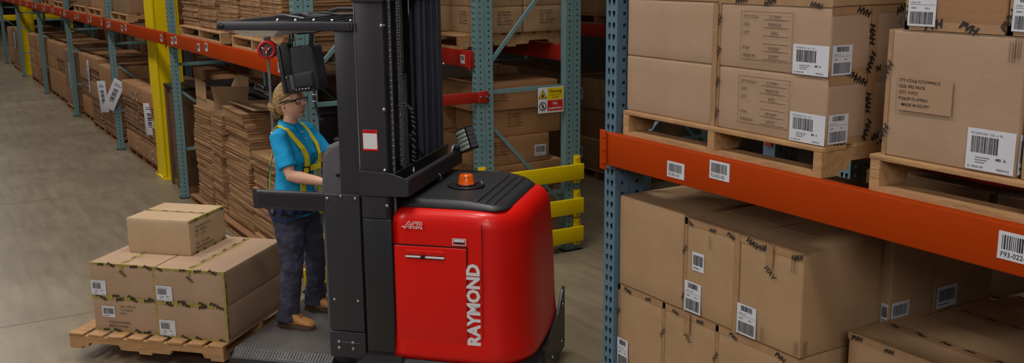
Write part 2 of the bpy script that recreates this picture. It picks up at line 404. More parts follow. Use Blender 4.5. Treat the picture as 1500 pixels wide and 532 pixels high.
def carton(name, x, y, z, w, d, h, label, m=CARD, tapes='', tm=TAPE, tcount=3, ttext='PVH', prints=(), labels=(), rz=0, parent=None, seed=None, cat='cardboard box', group=None, seam='x', bulge=.004, flaps=True, tsz=.028, tape_w=.026):
    """x,y = front-left corner in plan when rz=0 (else base centre)"""
    seed = seed if seed is not None else random.randint(0, 999)
    loc = (x+w/2, y+d/2, z) if rz == 0 else (x, y, z)
    o = empty(name, label, cat, loc, rz, group)
    b = MB(); g = .0012
    b.rbox(-w/2+g, -d/2+g, 0, w/2-g, d/2-g, h-.003, m, .007, bulge, seed=seed)
    F = faces(w, d, h)
    for face, kind, *a in prints:
        PRINTS[kind](b, F[face], *a)
    b.build('carton_body', o)
    if flaps:
        q = MB()
        if seam == 'x':
            q.box(-w/2+.004, -d/2+.004, h-.004, w/2-.004, -.0018, h, m); q.box(-w/2+.004, .0018, h-.004, w/2-.004, d/2-.004, h, m)
        else:
            q.box(-w/2+.004, -d/2+.004, h-.004, -.0018, d/2-.004, h, m); q.box(.0018, -d/2+.004, h-.004, w/2-.004, d/2-.004, h, m)
        q.build('top_flap', o)
    if tapes:
        q = MB(); tw = tape_w
        off = bulge+.0012
        def pl(face, u0, v0, u1, v1, o_=off): q.quad(F[face], u0, v0, u1, v1, o_, tm)
        for c in tapes:
            if c == 'f':   # tape along the top front edge
                pl('F', 0, h-tw, w, h, .0008); pl('T', 0, 0, w, tw, .001)
                tape_text(q, F['F'], w, h-tw*.9, tsz, tcount, .004, ttext)
            if c == 'r':
                pl('R', 0, h-tw, d, h, .0008); pl('T', w-tw, 0, w, d, .001)
                tape_text(q, F['R'], d, h-tw*.9, tsz, max(2, tcount-1), .004, ttext)
            if c == 'b':   # bottom front
                pl('F', 0, 0, w, tw, .0008); tape_text(q, F['F'], w, .002, tsz, tcount, .003, ttext)
            if c == 'B':
                pl('R', 0, 0, d, tw, .0008); tape_text(q, F['R'], d, .002, tsz, tcount, .003, ttext)
            if c == 's':   # centre seam of top
                if seam == 'x': pl('T', 0, d/2-tw, w, d/2+tw, .0012); tape_text(q, F['T'], w, d/2-tsz*.3, tsz, tcount+1, .003, ttext)
                else:
                    pl('T', w/2-tw, 0, w/2+tw, d, .0012)
                    for i in range(tcount+2): q.text(F['T'], ttext, w/2, d*(i+.5)/(tcount+2), tsz, .003, INK, rot=PI/2+random.uniform(-.5,.5), bold=.02, shear=.3, align='CENTER')
            if c == 'c':   # centre seam strip running down the front
                pl('F', w/2-tw*.6, h*.78, w/2+tw*.6, h, off+.002)
                q.text(F['F'], ttext, w/2, h*.72, tsz, off+.004, INK, rot=-.6, bold=.02, shear=.3, align='CENTER')
            if c == 'v':   # vertical corner, front right
                a_ = off+.0008; q.add([(w/2-tw*.7,-d/2-a_,0),(w/2+a_,-d/2-a_,0),(w/2+a_,-d/2+tw*.7,0),(w/2-tw*.7,-d/2-a_,h),(w/2+a_,-d/2-a_,h),(w/2+a_,-d/2+tw*.7,h)], [(0,1,4,3),(1,2,5,4)], tm)
                for i in range(2 if tcount > 2 else 0): q.text(F['F'], ttext, w-tw*.5, h*(.25+.45*i), tsz, .004, INK, rot=-1.2, bold=.02, shear=.3, align='CENTER')
            if c == 'w':   # vertical corner, front left
                pl('F', 0, h*.0, tw*.6, h, .0008)
                for i in range(2): q.text(F['F'], ttext, tw*.4, h*(.15+.5*i), tsz, .004, INK, rot=1.1, bold=.02, shear=.3, align='CENTER')
            if c == 'm':   # middle vertical of the right end
                pl('R', d/2-tw*.7, 0, d/2+tw*.7, h, off+.001)
                for i in range(2): q.text(F['R'], ttext, d/2, h*(.16+.42*i), tsz*1.1, off+.003, INK, rot=1.2+.4*i, bold=.05, shear=.3, align='CENTER')
        q.build('packing_tape', o)
    for face, u, v, lw, lh, kind in labels:
        q = MB(); barcode(q, F[face], u, v, lw, lh, kind, bulge*.9+.0015); q.build('shipping_label', o)
    return o
def pr_form(b, F, u, v, w, h):
    off = .0068; t = .0016
    for (a,c,e,f) in ((0,0,w,t),(0,h-t,w,h),(0,0,t,h),(w-t,0,w,h)): b.quad(F, u+a, v+c, u+e, v+f, off, INKF)
    rows = (('STY-COL#', '52 70941', .86), ('SIZE', 'PREPACK', .70), ('QTY', '6PCS', .53), ('', '', .37), ('PO#', 'EP-0247', .22), ('MADE IN', 'EGYPT', .06))
    s = h*.09
    for a, c, k in rows:
        b.text(F, a, u+w*.05, v+h*k, s, off, INK); b.text(F, c, u+w*.66, v+h*k+.002, s, off, INK, align='CENTER')
        b.quad(F, u+w*.44, v+h*k-.004, u+w*.93, v+h*k-.0025, off, INK)
def pr_block(b, F, u, v, s, lines, off=.0065, m=None, patch=None):
    if patch: b.quad(F, u-s*.5, v-len(lines)*s*1.25-s*.2, u+patch*s, v+s*1.1, off-.0008, patch_mat)
    for i, l in enumerate(lines):
        b.text(F, l, u, v-i*s*1.35, s, off, m or INK, bold=.008)
def pr_ticks(b, F, u, v, n=3):
    for i in range(n): b.quad(F, u+i*.008, v, u+i*.008+.002, v+.055, .0066, INKF)
patch_mat = mat('faded_patch', (164,131,104), .75)
PRINTS = {'form': pr_form, 'block': pr_block, 'ticks': pr_ticks}
STD = ['STYLE # 5208501', 'SIZE    PREPACK', 'QTY     12 PCS', 'PO#     BL-0042740', 'MADE IN CHINA']
def pallet(x, y, z, w, d, h, label, rz=0, m=WOOD, along='y', parts=True, group=None, nb=7):
    # stringers run along 'y' (front blocks seen) or 'x'
    o = empty('wooden_pallet', label, 'pallet', (x, y, z), rz, group)
    A, B = (w, d) if along == 'y' else (d, w)   # A across the stringers, B along them
    R = Matrix.Identity(4) if along == 'y' else Matrix.Rotation(PI/2, 4, 'Z')
    one = MB()
    def part(nm, fn):
        if parts: k = MB(); fn(k); k.build(nm, o)
        else: fn(one)
    t = .016; sw = .036
    for i in range(3):
        cx = (-A/2+sw/2, 0, A/2-sw/2)[i]
        mm = WOOD if i != 1 else m
        def stringer(k, cx=cx):
            # notched stringer outline
            n1, n2 = B*.16, B*.38; zt = h-t
            pts = [(-B/2,t),(-n2,t),(-n2+.015,t+.03),(-n1-.015,t+.03),(-n1,t),(n1,t),(n1+.015,t+.03),(n2-.015,t+.03),(n2,t),(B/2,t),(B/2,zt),(-B/2,zt)]
            k.prism(pts, cx-sw/2, cx+sw/2, m, 'YZ', M=R)
        part('stringer', stringer)
    rr = random.Random(int(w*1000))
    for i in range(nb):
        bw = B/nb*.78; c = -B/2+bw/2+(B-bw)*i/(nb-1)
        e = rr.uniform(0, .006)
        part('deck_board', lambda k, c=c, bw=bw, e=e: k.rbox(-A/2-e, c-bw/2, h-t, A/2+e, c+bw/2, h, m, .002, n=1, M=R))
    for i in range(3):
        c = (-B/2+.045, 0, B/2-.045)[i]
        part('bottom_board', lambda k, c=c: k.box(-A/2, c-.045, 0, A/2, c+.045, t, m, M=R))
    if not parts: one.build('deck', o)
    return o
def carton_bundle(x, y, z, w, d, h, label, n=None, m=LAYER, group=None, strap=True, jit=.008, rz=0):
    """flattened cartons tied in a bundle; x,y plan centre"""
    n = n or max(4, int(h/.017)); b = MB(); t = h/n
    rr = random.Random(int(abs(x*1000+y*77+z*991)))
    ox = oy = 0
    for i in range(n):
        ox = rr.uniform(-jit, jit); oy = rr.uniform(-jit, jit)
        k1, k2 = rr.uniform(0, jit), rr.uniform(0, jit)
        g = t*.16 if i < n-1 else 0
        b.box(-w/2+jit+ox-k1*.5, -d/2+jit+oy, i*t, w/2-jit+ox, d/2-jit+oy+k2*.5, (i+1)*t-g, m, M=Matrix.Rotation(rr.uniform(-.006,.006), 4, 'Z'))
    b.box(-w/2+jit*2, -d/2+jit*2, 0, w/2-jit*2, d/2-jit*2, h-.001, m)
    o = b.build('carton_bundle', None, (x, y, z), (0,0,rz)); tag(o, label, 'cardboard bundle', group)
    if strap:
        s = MB()
        for u in (-w*.25, w*.25):
            s.box(u-.005, -d/2-jit, 0.002, u+.005, -d/2-jit+.0015, h+.001, INKF); s.box(u-.005, -d/2-jit, h, u+.005, d/2, h+.0015, INKF)
        s.build('strap', o)
    return o
def paper_tag(x, y, z, w, h, tilt, label, yaw=0):
    b = MB(); F = face_mat((-w/2,0,0),(1,0,0),(0,0,1))
    b.rbox(-w/2, -.002, 0, w/2, .002, h, PAPER, .0015, n=1)
    F = face_mat((-w/2,-.002,0),(1,0,0),(0,0,1))
    u = w*.3
    for i in range(9): b.quad(F, w*.3, h*(.25+.05*i), w*.7, h*(.25+.05*i+.02+.01*(i%3)), .001, INK)
    b.quad(F, w*.2, h*.8, w*.8, h*.83, .001, GREYINK); b.quad(F, w*.2, h*.86, w*.6, h*.88, .001, GREYINK)
    o = b.build('paper_tag', None, (x, y, z), (0, tilt, yaw)); return tag(o, label, 'paper tag')
# ================================================================== RIGHT RACK (nearest)
FY = 2.58
upright_frame(-3.395, FY, 'blue-grey perforated rack upright at the left end of the nearest rack, tallest in view', TEALB)
upright_frame(.46, FY, 'blue-grey rack upright at the right end of the nearest orange beam', TEALB)
BZ0, BZ1 = 1.70, 1.838
beam(-3.43, .42, FY-.035, BZ0, BZ1, 'long orange beam under the nearest pallets, with three white location labels', ORANGE,
     stickers=[(-3.013,1.722,.1,.062,'F2-021-01'), (-2.772,1.758,.105,.068,'F2-021-02'), (-1.607,1.738,.115,.078,'F93-022-01')])
beam(-3.43, .42, FY+.94, BZ0, BZ1, 'orange beam at the rear of the nearest rack behind the pallets', REDB)
# --- upper left pallet with boxes
PZ = BZ1; PHt = .102
pallet(-2.81, FY+.52, PZ, 1.07, 1.04, PHt, 'wooden pallet on the orange beam under the four printed prepack boxes')
bx = PZ+PHt
bh = .2285
forms = lambda: [('F', 'form', .19, .028, .19, .165)]
z1 = bx; z2 = bx+bh; z3 = bx+2*bh
YB = FY+.02
carton('cardboard_box', -3.352, YB, z1, .537, .40, bh, 'plain brown box at lower left on the upper pallet, beside the blue upright', m=CARDP, tapes='v', tcount=2, tsz=.016)
carton('cardboard_box', -3.352, YB, z2, .537, .40, bh, 'plain brown box at upper left on the upper pallet, beside the blue upright', m=CARDP, tapes='v', tsz=.016)
def wraplabel(o, w, d, u, v, lw, lh, rw):
    q = MB(); F = faces(w, d, 1)
    barcode(q, F['F'], w-lw, v, lw, lh, 0, .0055); barcode(q, F['R'], .006, v+.004, rw, lh*.98, 1, .0035); q.build('shipping_label', o)
for zz, lab in ((z1, 'printed prepack box sitting directly on the upper pallet, with a label folded round its corner'), (z2, 'printed prepack box second from the pallet, under the taped top row')):
    o = carton('cardboard_box', -2.812, YB, zz, .53, .40, bh, lab, m=CARDP, tapes='rmBw', tsz=.03, tcount=3, ttext='HVH', prints=[('F','form',.125,.035,.245,.17)])
    wraplabel(o, .53, .40, 0, .004, .155, .10, .095)
carton('cardboard_box', -3.352, YB, z3, .537, .40, bh, 'brown box cut by the top of the picture, left end of the upper pallet')
carton('cardboard_box', -2.812, YB, z3, .53, .40, bh, 'brown box cut by the picture top, third layer above the printed prepack boxes', tapes='rb', ttext='HVH')
for zz, nm in ((z1,'bottom'),(z2,'middle'),(z3,'top')):
    carton('cardboard_box', -2.812, YB+.405, zz, .53, .40, bh, 'brown box in the rear rank of the upper pallet, %s layer' % nm, tapes='rB', ttext='HVH')
    carton('cardboard_box', -3.352, YB+.405, zz, .537, .40, bh, 'plain box hidden at the rear left of the upper pallet, %s layer' % nm)
# --- upper right pallet
pallet(-1.53, FY+.52, PZ, 1.10, 1.04, PHt+.012, 'wooden pallet under the big square box at the right edge')
zr = PZ+PHt+.012
o = carton('cardboard_box', -2.058, YB, zr, .445, .40, .388, 'big square brown box with a printed patch saying PRE PACK, on the right pallet', m=CARDP, tapes='w', tsz=.032, ttext='HVH',
       prints=[('F','block',.055,.235,.0135,['STY-COL# 52TX944/612','SIZE: PRE PACK','QTY: 9 PCS','PO#:SP-52-470001','   MADE IN EGYPT'],.0085,None,13.5), ('F','ticks',.40,.318), ('F','ticks',.415,.33)])
q = MB(); F = faces(.445,.40,1); barcode(q, F['F'], .445-.15, .008, .148, .118, 0, .0055); barcode(q, F['R'], .004, .01, .06, .112, 2, .0035); q.build('shipping_label', o)
zt = zr+.390
for i, (x0, w, lab) in enumerate(((-2.005, .325, 'taped box on top of the big square box, left of two with white labels'), (-1.672, .36, 'taped box at the top right corner of the picture, right of two with white labels'))):
    o = carton('cardboard_box', x0, YB, zt, w, .36, .2, lab, m=CARD3, tapes='bw', tsz=.034, tcount=2, labels=[('F', .012, .012, .095, .10, 1)])
carton('cardboard_box', -1.60, YB, zr, .50, .40, .30, 'brown box right of the big square box, just outside the picture edge', m=CARD)
# --- lower rows on a pallet
LZ = 1.170; LH = .392
carton('cardboard_box', -3.388, YB, LZ, .418, .41, LH+.004, 'wide plain brown box below the orange beam, next to the blue upright', m=CARD, tapes='', seam='x', bulge=.005,)
o = carton('cardboard_box', -2.966, YB+.004, LZ, .306, .41, LH-.006, 'brown box below the beam with two white labels, second from the blue upright', m=CARD, tapes='fwv', tsz=.022, labels=[('F', .052, .185, .068, .075, 2), ('F', .012, .008, .095, .125, 1)],
       prints=[('F','ticks',.145,.29,2)])
o = carton('cardboard_box', -2.656, YB, LZ, .312, .41, LH-.008, 'brown box below the beam whose dark right side shows, third from the blue upright', m=CARD, tapes='fc', tsz=.03, ttext='HAV', labels=[('F', .004, .008, .098, .118, 1)],
       prints=[('F','ticks',.262,.31,3), ('F','ticks',.29,.01,3), ('R','ticks',.012,.01,3), ('F','ticks',.13,.012,2)])
for i, (x0, w) in enumerate(((-3.388,.418),(-2.966,.306))):
    carton('cardboard_box', x0, YB+.42, LZ, w, .42, LH-.02, 'brown box in the second rank below the beam, behind the %s front box' % ('first','second')[i], m=CARDY if i == 0 else CARD, tapes='fs', tsz=.022)
# row beneath
R2H = .39
for i, (x0, w) in enumerate(((-3.392,.300),(-3.088,.315),(-2.769,.425))):
    dz = (0, -.022, -.012)[i]
    carton('cardboard_box', x0, YB+.002, LZ-R2H-.002, w, .41, R2H, 'brown box in the second layer down below the beam, %s' % ('leftmost against the blue upright','middle of three','rightmost of three')[i], m=CARD, tapes='fw' if i != 1 else 'fwc', tsz=.024, tcount=2,
           labels=([('F', .005, .01, .075, .135, 1)] if i == 0 else []))
for i, (x0, w) in enumerate(((-3.392,.34),(-3.048,.34),(-2.704,.36))):
    carton('cardboard_box', x0, YB+.004, .104+.336*1, w, .41, LZ-R2H-.002-.44, 'brown box in the third layer down below the beam, %s from the upright' % ('first','second','third')[i], m=CARD)
    carton('cardboard_box', x0, YB+.004, .104, w, .41, .334, 'brown box in the bottom layer below the beam, %s from the upright' % ('first','second','third')[i], m=CARD)
carton('cardboard_box', -3.385, YB+.42, .104, 1.04, .41, LZ-.106, 'tall brown carton supporting the second rank below the beam', m=CARD)
pallet(-2.86, FY+.50, 0, 1.05, 1.0, .102, 'wooden pallet on the floor under the lower box stack of the nearest rack', parts=True)
# boxes further back whose right faces show in the shade
def corner_label(o, w, d, h, v, lw, lh):
    q = MB(); F = faces(w, d, h)
    barcode(q, F['F'], w-.032, v, .03, lh, 2, .0055); barcode(q, F['R'], .004, v+.004, lw, lh, 1 if lw < lh else 2, .0055); q.build('shipping_label', o)
LB = LZ+.004
o = carton('cardboard_box', -2.655, 3.025, LB, .345, .262, .43, 'shaded brown box behind the low stack, its white label folded round the left corner', m=CARD); corner_label(o, .345, .262, .43, .055, .10, .075)
o = carton('cardboard_box', -2.655, 3.295, LB, .338, .36, .42, 'shaded brown box second behind the low stack, with a dim label', m=CARD); corner_label(o, .338, .36, .42, .055, .12, .085)
o = carton('cardboard_box', -3.388, 3.44, LB, .70, .24, .39, 'brown box at the very back below the beam, left side', m=CARD3)
# low stack at lower right
pallet(-1.745, 3.315, 0, 1.06, 1.12, .102, 'wooden pallet on the floor under the low stack at bottom right', nb=8)
SX = -2.27
for i, (y0, d, h1) in enumerate(((2.76, .355, 1.268), (3.122, .43, 1.245), (3.56, .30, 1.225))):
    n = ('front','middle','rear')[i]
    carton('cardboard_box', SX, y0, .86+.0, .62, d, h1-.86, 'taped brown box on top of the low stack at bottom right, %s of three' % n, m=CARD, tapes='fs', tsz=.024, tcount=5, seam='x')
    carton('cardboard_box', SX, y0, .482, .62, d, .375, 'brown box in the middle layer of the low stack, %s of three' % n, m=CARD)
    carton('cardboard_box', SX, y0, .104, .62, d, .375, 'brown box in the bottom layer of the low stack, %s of three' % n, m=CARD)
    carton('cardboard_box', SX+.63, y0, .482, .42, d, .375, 'brown box at the right of the low stack, middle layer, %s of three' % n, m=CARD)
    carton('cardboard_box', SX+.63, y0, .86, .42, d, h1-.872, 'brown box at the right end of the low stack top, %s of three' % n, m=CARD, tapes='f', tsz=.024)
    carton('cardboard_box', SX+.63, y0, .104, .42, d, .375, 'brown box at the right of the low stack, bottom layer, %s of three' % n, m=CARD)

# shrink-wrapped load at the back of the right bay
def wrapped_load(x, y, z, w, d, h, label, nx=2, nz=3, m=CARD3, group=None):
    o = empty('wrapped_carton_load', label, 'wrapped pallet load', (x, y, z), 0, group)
    for i in range(nx):
        for k in range(nz):
            b = MB(); b.rbox(-w/2+w/nx*i+.004, -d/2, h/nz*k, -w/2+w/nx*(i+1)-.004, d/2, h/nz*(k+1)-.004, m, .008, .003, seed=i+k*5); b.build('carton', o)
    b = MB(); b.rbox(-w/2-.012, -d/2-.014, .002, w/2+.012, d/2+.014, h+.006, WRAP, .02, .006, seed=3); b.build('shrink_wrap', o)
    return o
# ================================================================== BACK-TO-BACK ROW BEHIND THE NEAREST RACK
GY = 4.07
upright_frame(-3.40, GY, 'rack upright frame in the rear row behind the nearest rack', TEAL)
beam(-3.43, .42, GY-.035, BZ0, BZ1, 'beam of the rear row behind the nearest rack', REDB)
pallet(-2.7, GY+.5, BZ1, 1.07, 1.04, .11, 'pallet on the rear row beam behind the nearest rack', m=WOOD2, parts=False)
for i in range(2):
    carton('cardboard_box', -3.22+.52*i, GY+.02, BZ1+.112, .51, .9, .3, 'large box on the rear row behind the printed prepack boxes, %s' % ('left','right')[i], m=CARD3)
k = MB(); k.box(-.03, 0, 0, .03, .36, .05, YELLOW); k.box(-.045, 0, -.01, .045, .006, .06, YELLOW)
o = k.build('row_spacer', None, (-3.70+.66, 3.69, 1.78)); tag(o, 'yellow row spacer seen through the opening of the upper left pallet', 'rack spacer')
wrapped_load(-2.20, GY+.42, .11, .84, .78, 1.42, 'shrink-wrapped brown load in deep shade at the right edge, behind the low stack', 1, 3)
for i in range(1):
    for kk in range(3):
        carton('cardboard_box', -3.33+.7*i, GY+.03, .11+.47*kk, .68, .8, .468, 'brown box low in the rear row behind the nearest rack, column %s layer %s' % (('one','two','three')[i], ('one','two','three')[kk]), m=CARD3)
pallet(-2.27, GY+.45, 0, 2.2, .9, .108, 'long pallet on the floor of the rear row behind the nearest rack', m=WOOD2, parts=False)
# ================================================================== LEFT RUN, FRONT ROW
XF = [-7.35, -11.33, -14.95, -18.8, -22.6, -26.5, -30.4]
nmf = ['teal perforated rack upright right behind the operator', 'teal rack upright just right of the yellow column', 'teal rack upright with a slanted paper tag, left of the yellow column',
       'third teal rack upright left of the yellow column', 'fourth teal rack upright left of the yellow column', 'fifth teal rack upright left of the yellow column, near the far end', 'farthest teal rack upright at the left picture edge']
for i, x in enumerate(XF): upright_frame(x, FY, nmf[i], TEAL, zig=(i==0), tubes=2 if i == 0 else 1)
XB = [-7.25, -11.2]+XF[2:]
for i, x in enumerate(XB):
    upright_frame(x, GY if i else 4.075, ('teal end frame of the rear row with the warning sign on its brace', 'rear row upright frame behind the yellow column bay', 'rear row upright frame two bays left', 'rear row upright frame three bays left','rear row upright frame four bays left','rear row upright frame five bays left','rear row upright frame at the far left end')[i], TEAL, D=1.04, tubes=2 if i == 0 else 1)
bn = ['the orange beam above the flattened cartons behind the operator', 'the orange beam that crosses the yellow column', 'the orange beam of the third bay left of the operator', 'the orange beam of the fourth bay left of the operator', 'the orange beam of the fifth bay left of the operator', 'the orange beam of the farthest bay']
for i in range(6):
    x1 = XF[i]-PW/2; x0 = XF[i+1]-PW/2; L = x1-x0
    st = []
    for f, dz in ((.06,.03),(.10,.045),(.33,.03),(.40,.05),(.93,.03)) if i < 2 else ((.04,.03),(.08,.05),(.35,.03),(.42,.05),(.66,.03),(.72,.05),(.94,.04)):
        st.append((x0+L*f, BZ0+dz, .085, .075, 'F1-%02d' % (i*3+1)))
    beam(x0+.002, x1-.002, FY-.035, BZ0, BZ1+.0, bn[i].replace('the ', '', 1), ORANGE, stickers=st)
    beam(x0+.002, x1-.002, FY+.94, BZ0, BZ1, 'rear ' + bn[i].replace('the orange', 'red', 1), REDB)
for i in range(6):
    x1 = XB[i]-PW/2; x0 = XB[i+1]-PW/2
    beam(x0+.002, x1-.002, GY-.035, BZ0, BZ1, ('red beam of the rear row with a white label, right of the truck mast', 'red beam of the rear row one bay left','red beam of the rear row two bays left','red beam of the rear row three bays left','red beam of the rear row four bays left','red beam of the rear row at the far end')[i], REDB, stickers=[(x1-.16, BZ0+.03, .07, .07, 'F3')] if i == 0 else ())
    beam(x0+.002, x1-.002, GY+.93, BZ0, BZ1, ('red beam on the far side of the rear row by the warning sign', 'red beam on the far side of the rear row, one bay left','red beam on the far side of the rear row, two bays left','red beam on the far side of the rear row, three bays left','red beam on the far side of the rear row, four bays left','red beam on the far side of the rear row at the far end')[i], REDB)
# row spacer between the two frames (orange bar right of the mast)
k = MB(); k.rbox(-.012, 0, 0, .0, .44+.06, .09, REDB, .003, n=1); k.rbox(-.008, .40, -.004, .004, .50, .094, REDB, .003, n=1)
for a in (.42,.475):
    k.cyl((.004, a, .045), (.012, a, .045), .009, STEEL2, 6)
o = k.build('row_spacer', None, (XB[0]+.012, 3.68, 1.415)); tag(o, 'short red-orange bar joining two teal frames, right of the truck mast', 'rack spacer')
# yellow building columns
def column(x, y, label, w=.42, d=.30):
    o = empty('building_column', label, 'steel column', (x, y, 0)); h = 7.4
    k = MB(); k.box(-w/2, -d/2, .02, w/2, -d/2+.025, h, YELLOW); k.box(-w/2, d/2-.025, .02, w/2, d/2, h, YELLOW); k.build('flange', o)
    k = MB(); k.box(-.012, -d/2+.025, .02, .012, d/2-.025, h, YELLOW); k.box(w/2-.02, -d/2+.02, .02, w/2, d/2-.02, h, YELLOW); k.build('web', o)
    k = MB(); k.box(-w/2-.03, -d/2-.02, 0, w/2+.03, d/2+.03, .02, YELLOW)
    for sx in (-1, 1):
        k.cyl((sx*w*.4, -d/2-.005, .02), (sx*w*.4, -d/2-.005, .04), .012, STEEL2, 6)
    k.build('base_plate', o)
    return o
column(-12.68, 2.81, 'wide safety-yellow steel column standing in the rack')
column(-27.2, 2.85, 'distant yellow steel column at the far left end of the racks', w=.42)
# yellow cross rails far away
for (y0, y1, x, z, lab) in ((2.2, 9.6, -33.0, 1.02, 'long yellow rail crossing behind the last rack at the far left'),):
    k = MB(); k.rbox(x-.03, y0, z, x+.03, y1, z+.16, YELLOW, .004, n=1)
    y = y0+.1
    while y < y1: k.box(x-.10, y-.04, 0, x-.031, y+.04, z+.16, YELLOW); y += 2.4
    tag(k.build('guard_rail'), lab, 'guard rail')
# ---- goods on the floor, left run
def bundle_stack(x, y, w, d, hs, where, base=.102, m=LAYER2, group='flattened carton stacks along the left run', strap=True):
    z = base; N = len(hs)
    for i, h in enumerate(hs):
        pos = 'top' if i == N-1 else ('bottom' if i == 0 else ('second from the floor','third from the floor','fourth from the floor','fifth from the floor')[i-1])
        carton_bundle(x+random.uniform(-.012,.012), y+random.uniform(-.01,.01), z, w, d, h-.002, 'flattened carton bundle, %s, %s' % (pos, where), m=m, strap=strap); z += h
    return z
W2 = {'wood': WOOD2}
def box_on(x, y, z, w, d, h, label, m=CARD2, **k): return carton('cardboard_box', x-w/2, y-d/2, z, w, d, h, label, m=m, **k)
# bay 2: two tall stacks left of the yellow column
for i, (x, lab) in enumerate(((-14.20, 'left stack between the tagged upright and yellow column'), (-13.28, 'right stack touching the yellow column'))):
    pallet(x, 3.12, 0, .88, .9, .102, 'dark pallet under the %s' % lab, m=WOOD2, parts=False)
    box_on(x, 3.08, .104, .86, .86, .235, 'brown box at the foot of the %s' % lab, labels=[('F', .62, .05, .07, .12, 2)])
    z = bundle_stack(x, 3.08, .87, .86, (.12,.12,.12,.12), lab, base=.34)
    box_on(x, 3.08, z+.001, .88, .88, .20, 'brown box crowning the %s' % lab, tapes='', labels=[('F', .70 if i == 0 else .02, .01, .06, .13, 2)])
box_on(-14.25, 3.84, .103, .86, .42, 1.03, 'tall brown box behind the stacks left of the yellow column')
box_on(-13.2, 3.84, .103, 1.1, .42, 1.00, 'wide tall box behind the stack touching the yellow column')
pallet(-13.6, 3.84, 0, 2.2, .42, .102, 'long pallet behind the stacks left of the yellow column', m=WOOD2, parts=False)
# wooden crate right of the column
o = empty('wooden_crate', 'narrow brown wooden crate between the yellow column and the rack upright', 'crate', (-11.86, 3.12, 0))
k = MB(); k.rbox(-.38, -.42, .08, .30, .45, 1.17, CRATE, .006, n=1)
k.build('crate_body', o)
for a in (-.38, -.08, .22):
    k = MB(); k.box(a, -.445, .0, a+.08, -.42, 1.17, CRATE); k.build('batten', o)
k = MB(); k.box(-.385, -.45, 1.17, .305, .46, 1.2, BLACK3); k.build('lid', o)
k = MB(); k.box(-.38, -.42, 0, .30, .45, .08, WOOD2); k.build('skid', o)
# black cabinet
o = empty('equipment_cabinet', 'large black equipment cabinet standing in shade behind the loose cartons', 'cabinet', (-9.95, 3.36, 0))
k = MB(); k.rbox(-1.15, -.11, .05, 1.15, .28, 1.19, GREENH, .01, n=1); k.build('cabinet_body', o)
k = MB(); k.rbox(-1.17, -.13, 1.19, 1.17, .30, 1.215, BLACK2, .006, n=1); k.build('cabinet_top', o)
for a in (-1.1, .01):
    k = MB(); k.rbox(a, -.125, .10, a+1.08, -.11, 1.15, GREENH, .004, n=1); d_ = k.build('door', o)
    k = MB(); k.tube([(a+.95, -.13, .6), (a+.95, -.15, .62), (a+.95, -.15, .74), (a+.95, -.13, .76)], .008, STEEL2); k.build('handle', d_)
k = MB(); k.box(-1.1, -.1, 0, 1.1, .26, .05, BLACK3); k.build('plinth', o)
k = MB(); k.tube([(-.75,.0,1.22),(-.9,.05,1.235),(-1.0,.0,1.26),(-.8,-.08,1.24),(-.55,-.06,1.225),(-.3,.0,1.225)], .012, GALV)
o = k.build('cable', None, (-9.9, 3.36, .008)); tag(o, 'grey cable lying curled on top of the black cabinet', 'cable')
k = MB(); k.lathe([(.0,0),(.09,0),(.09,.03),(.045,.06),(.04,.20),(.0,.21)], GALV); 
o = k.build('wrap_dispenser', None, (-9.55, 3.34, 1.216)); tag(o, 'small grey spool standing on the black cabinet under the beam', 'spool')
k = MB(); k.add([(-.12,-.05,0),(.1,-.07,.004),(.14,.05,.01),(-.08,.07,.003)], [(0,1,2,3)], PAPER); k.add([(-.12,-.05,-.002),(.1,-.07,.002),(.14,.05,.008),(-.08,.07,.001)], [(3,2,1,0)], PAPER)
o = k.build('paper_sheet', None, (-10.3, 3.34, 1.219)); tag(o, 'crumpled white sheet of paper on the black cabinet', 'paper')
# loose stacks of flattened cartons behind the operator
def loose(x, y, z, w, d, h, lab, rz=0, m=LAYER): return carton_bundle(x+random.uniform(-.035,.035), y+random.uniform(-.02,.02), z, w, d, h-.002, lab, m=m, rz=rz+random.uniform(-.035,.035), jit=.007, strap=False, n=int(h/.0125))
pallet(-9.75, 2.93, 0, 2.75, .62, .09, 'long low pallet under the loose carton stacks behind the operator', m=WOOD2, parts=False)
z = .092
hs = (.20,.19,.13,.20,.10,.18)
for i, h in enumerate(hs):
    loose(-10.66+random.uniform(-.02,.02), 2.90, z, .60+random.uniform(-.03,.03), .44, h, 'flattened cartons, leftmost loose stack, %s' % ('lowest bundle','second bundle up','third bundle up','fourth bundle up','fifth bundle up','top bundle under the open box')[i]); z += h
# open box on top
o = empty('open_carton', 'empty open cardboard box with two raised flaps on the leftmost loose stack', 'open box', (-10.62, 2.90, z), .04)
k = MB(); t = .005; w_, d_, h_ = .60, .36, .10
k.box(-w_/2,-d_/2,0,w_/2,d_/2,t,CARD); k.box(-w_/2,-d_/2,t,w_/2,-d_/2+t,h_,CARD); k.box(-w_/2,d_/2-t,t,w_/2,d_/2,h_,CARD); k.box(-w_/2,-d_/2+t,t,-w_/2+t,d_/2-t,h_,CARD); k.box(w_/2-t,-d_/2+t,t,w_/2,d_/2-t,h_,CARD)
k.build('box_body', o)
k = MB(); k.prism([(-.30,0),(.05,-.03),(.05,.19),(-.30,.21)], -d_/2, -d_/2+t, CARD, 'XZ', M=Matrix.Translation((0,0,h_-.02))); 
k.build('raised_flap', o)
k = MB(); k.add([(-.3,d_/2-.004,h_),(.3,d_/2-.004,h_),(.3,d_/2+.02,h_+.22),(-.05,d_/2+.02,h_+.22),(-.3,d_/2+.05,h_+.12)], [(0,1,2,3,4)], CARD); k.add([(-.3,d_/2,h_),(.3,d_/2,h_),(.3,d_/2+.024,h_+.22),(-.05,d_/2+.024,h_+.22),(-.3,d_/2+.054,h_+.12)], [(4,3,2,1,0)], CARD)
k.build('rear_flap', o)
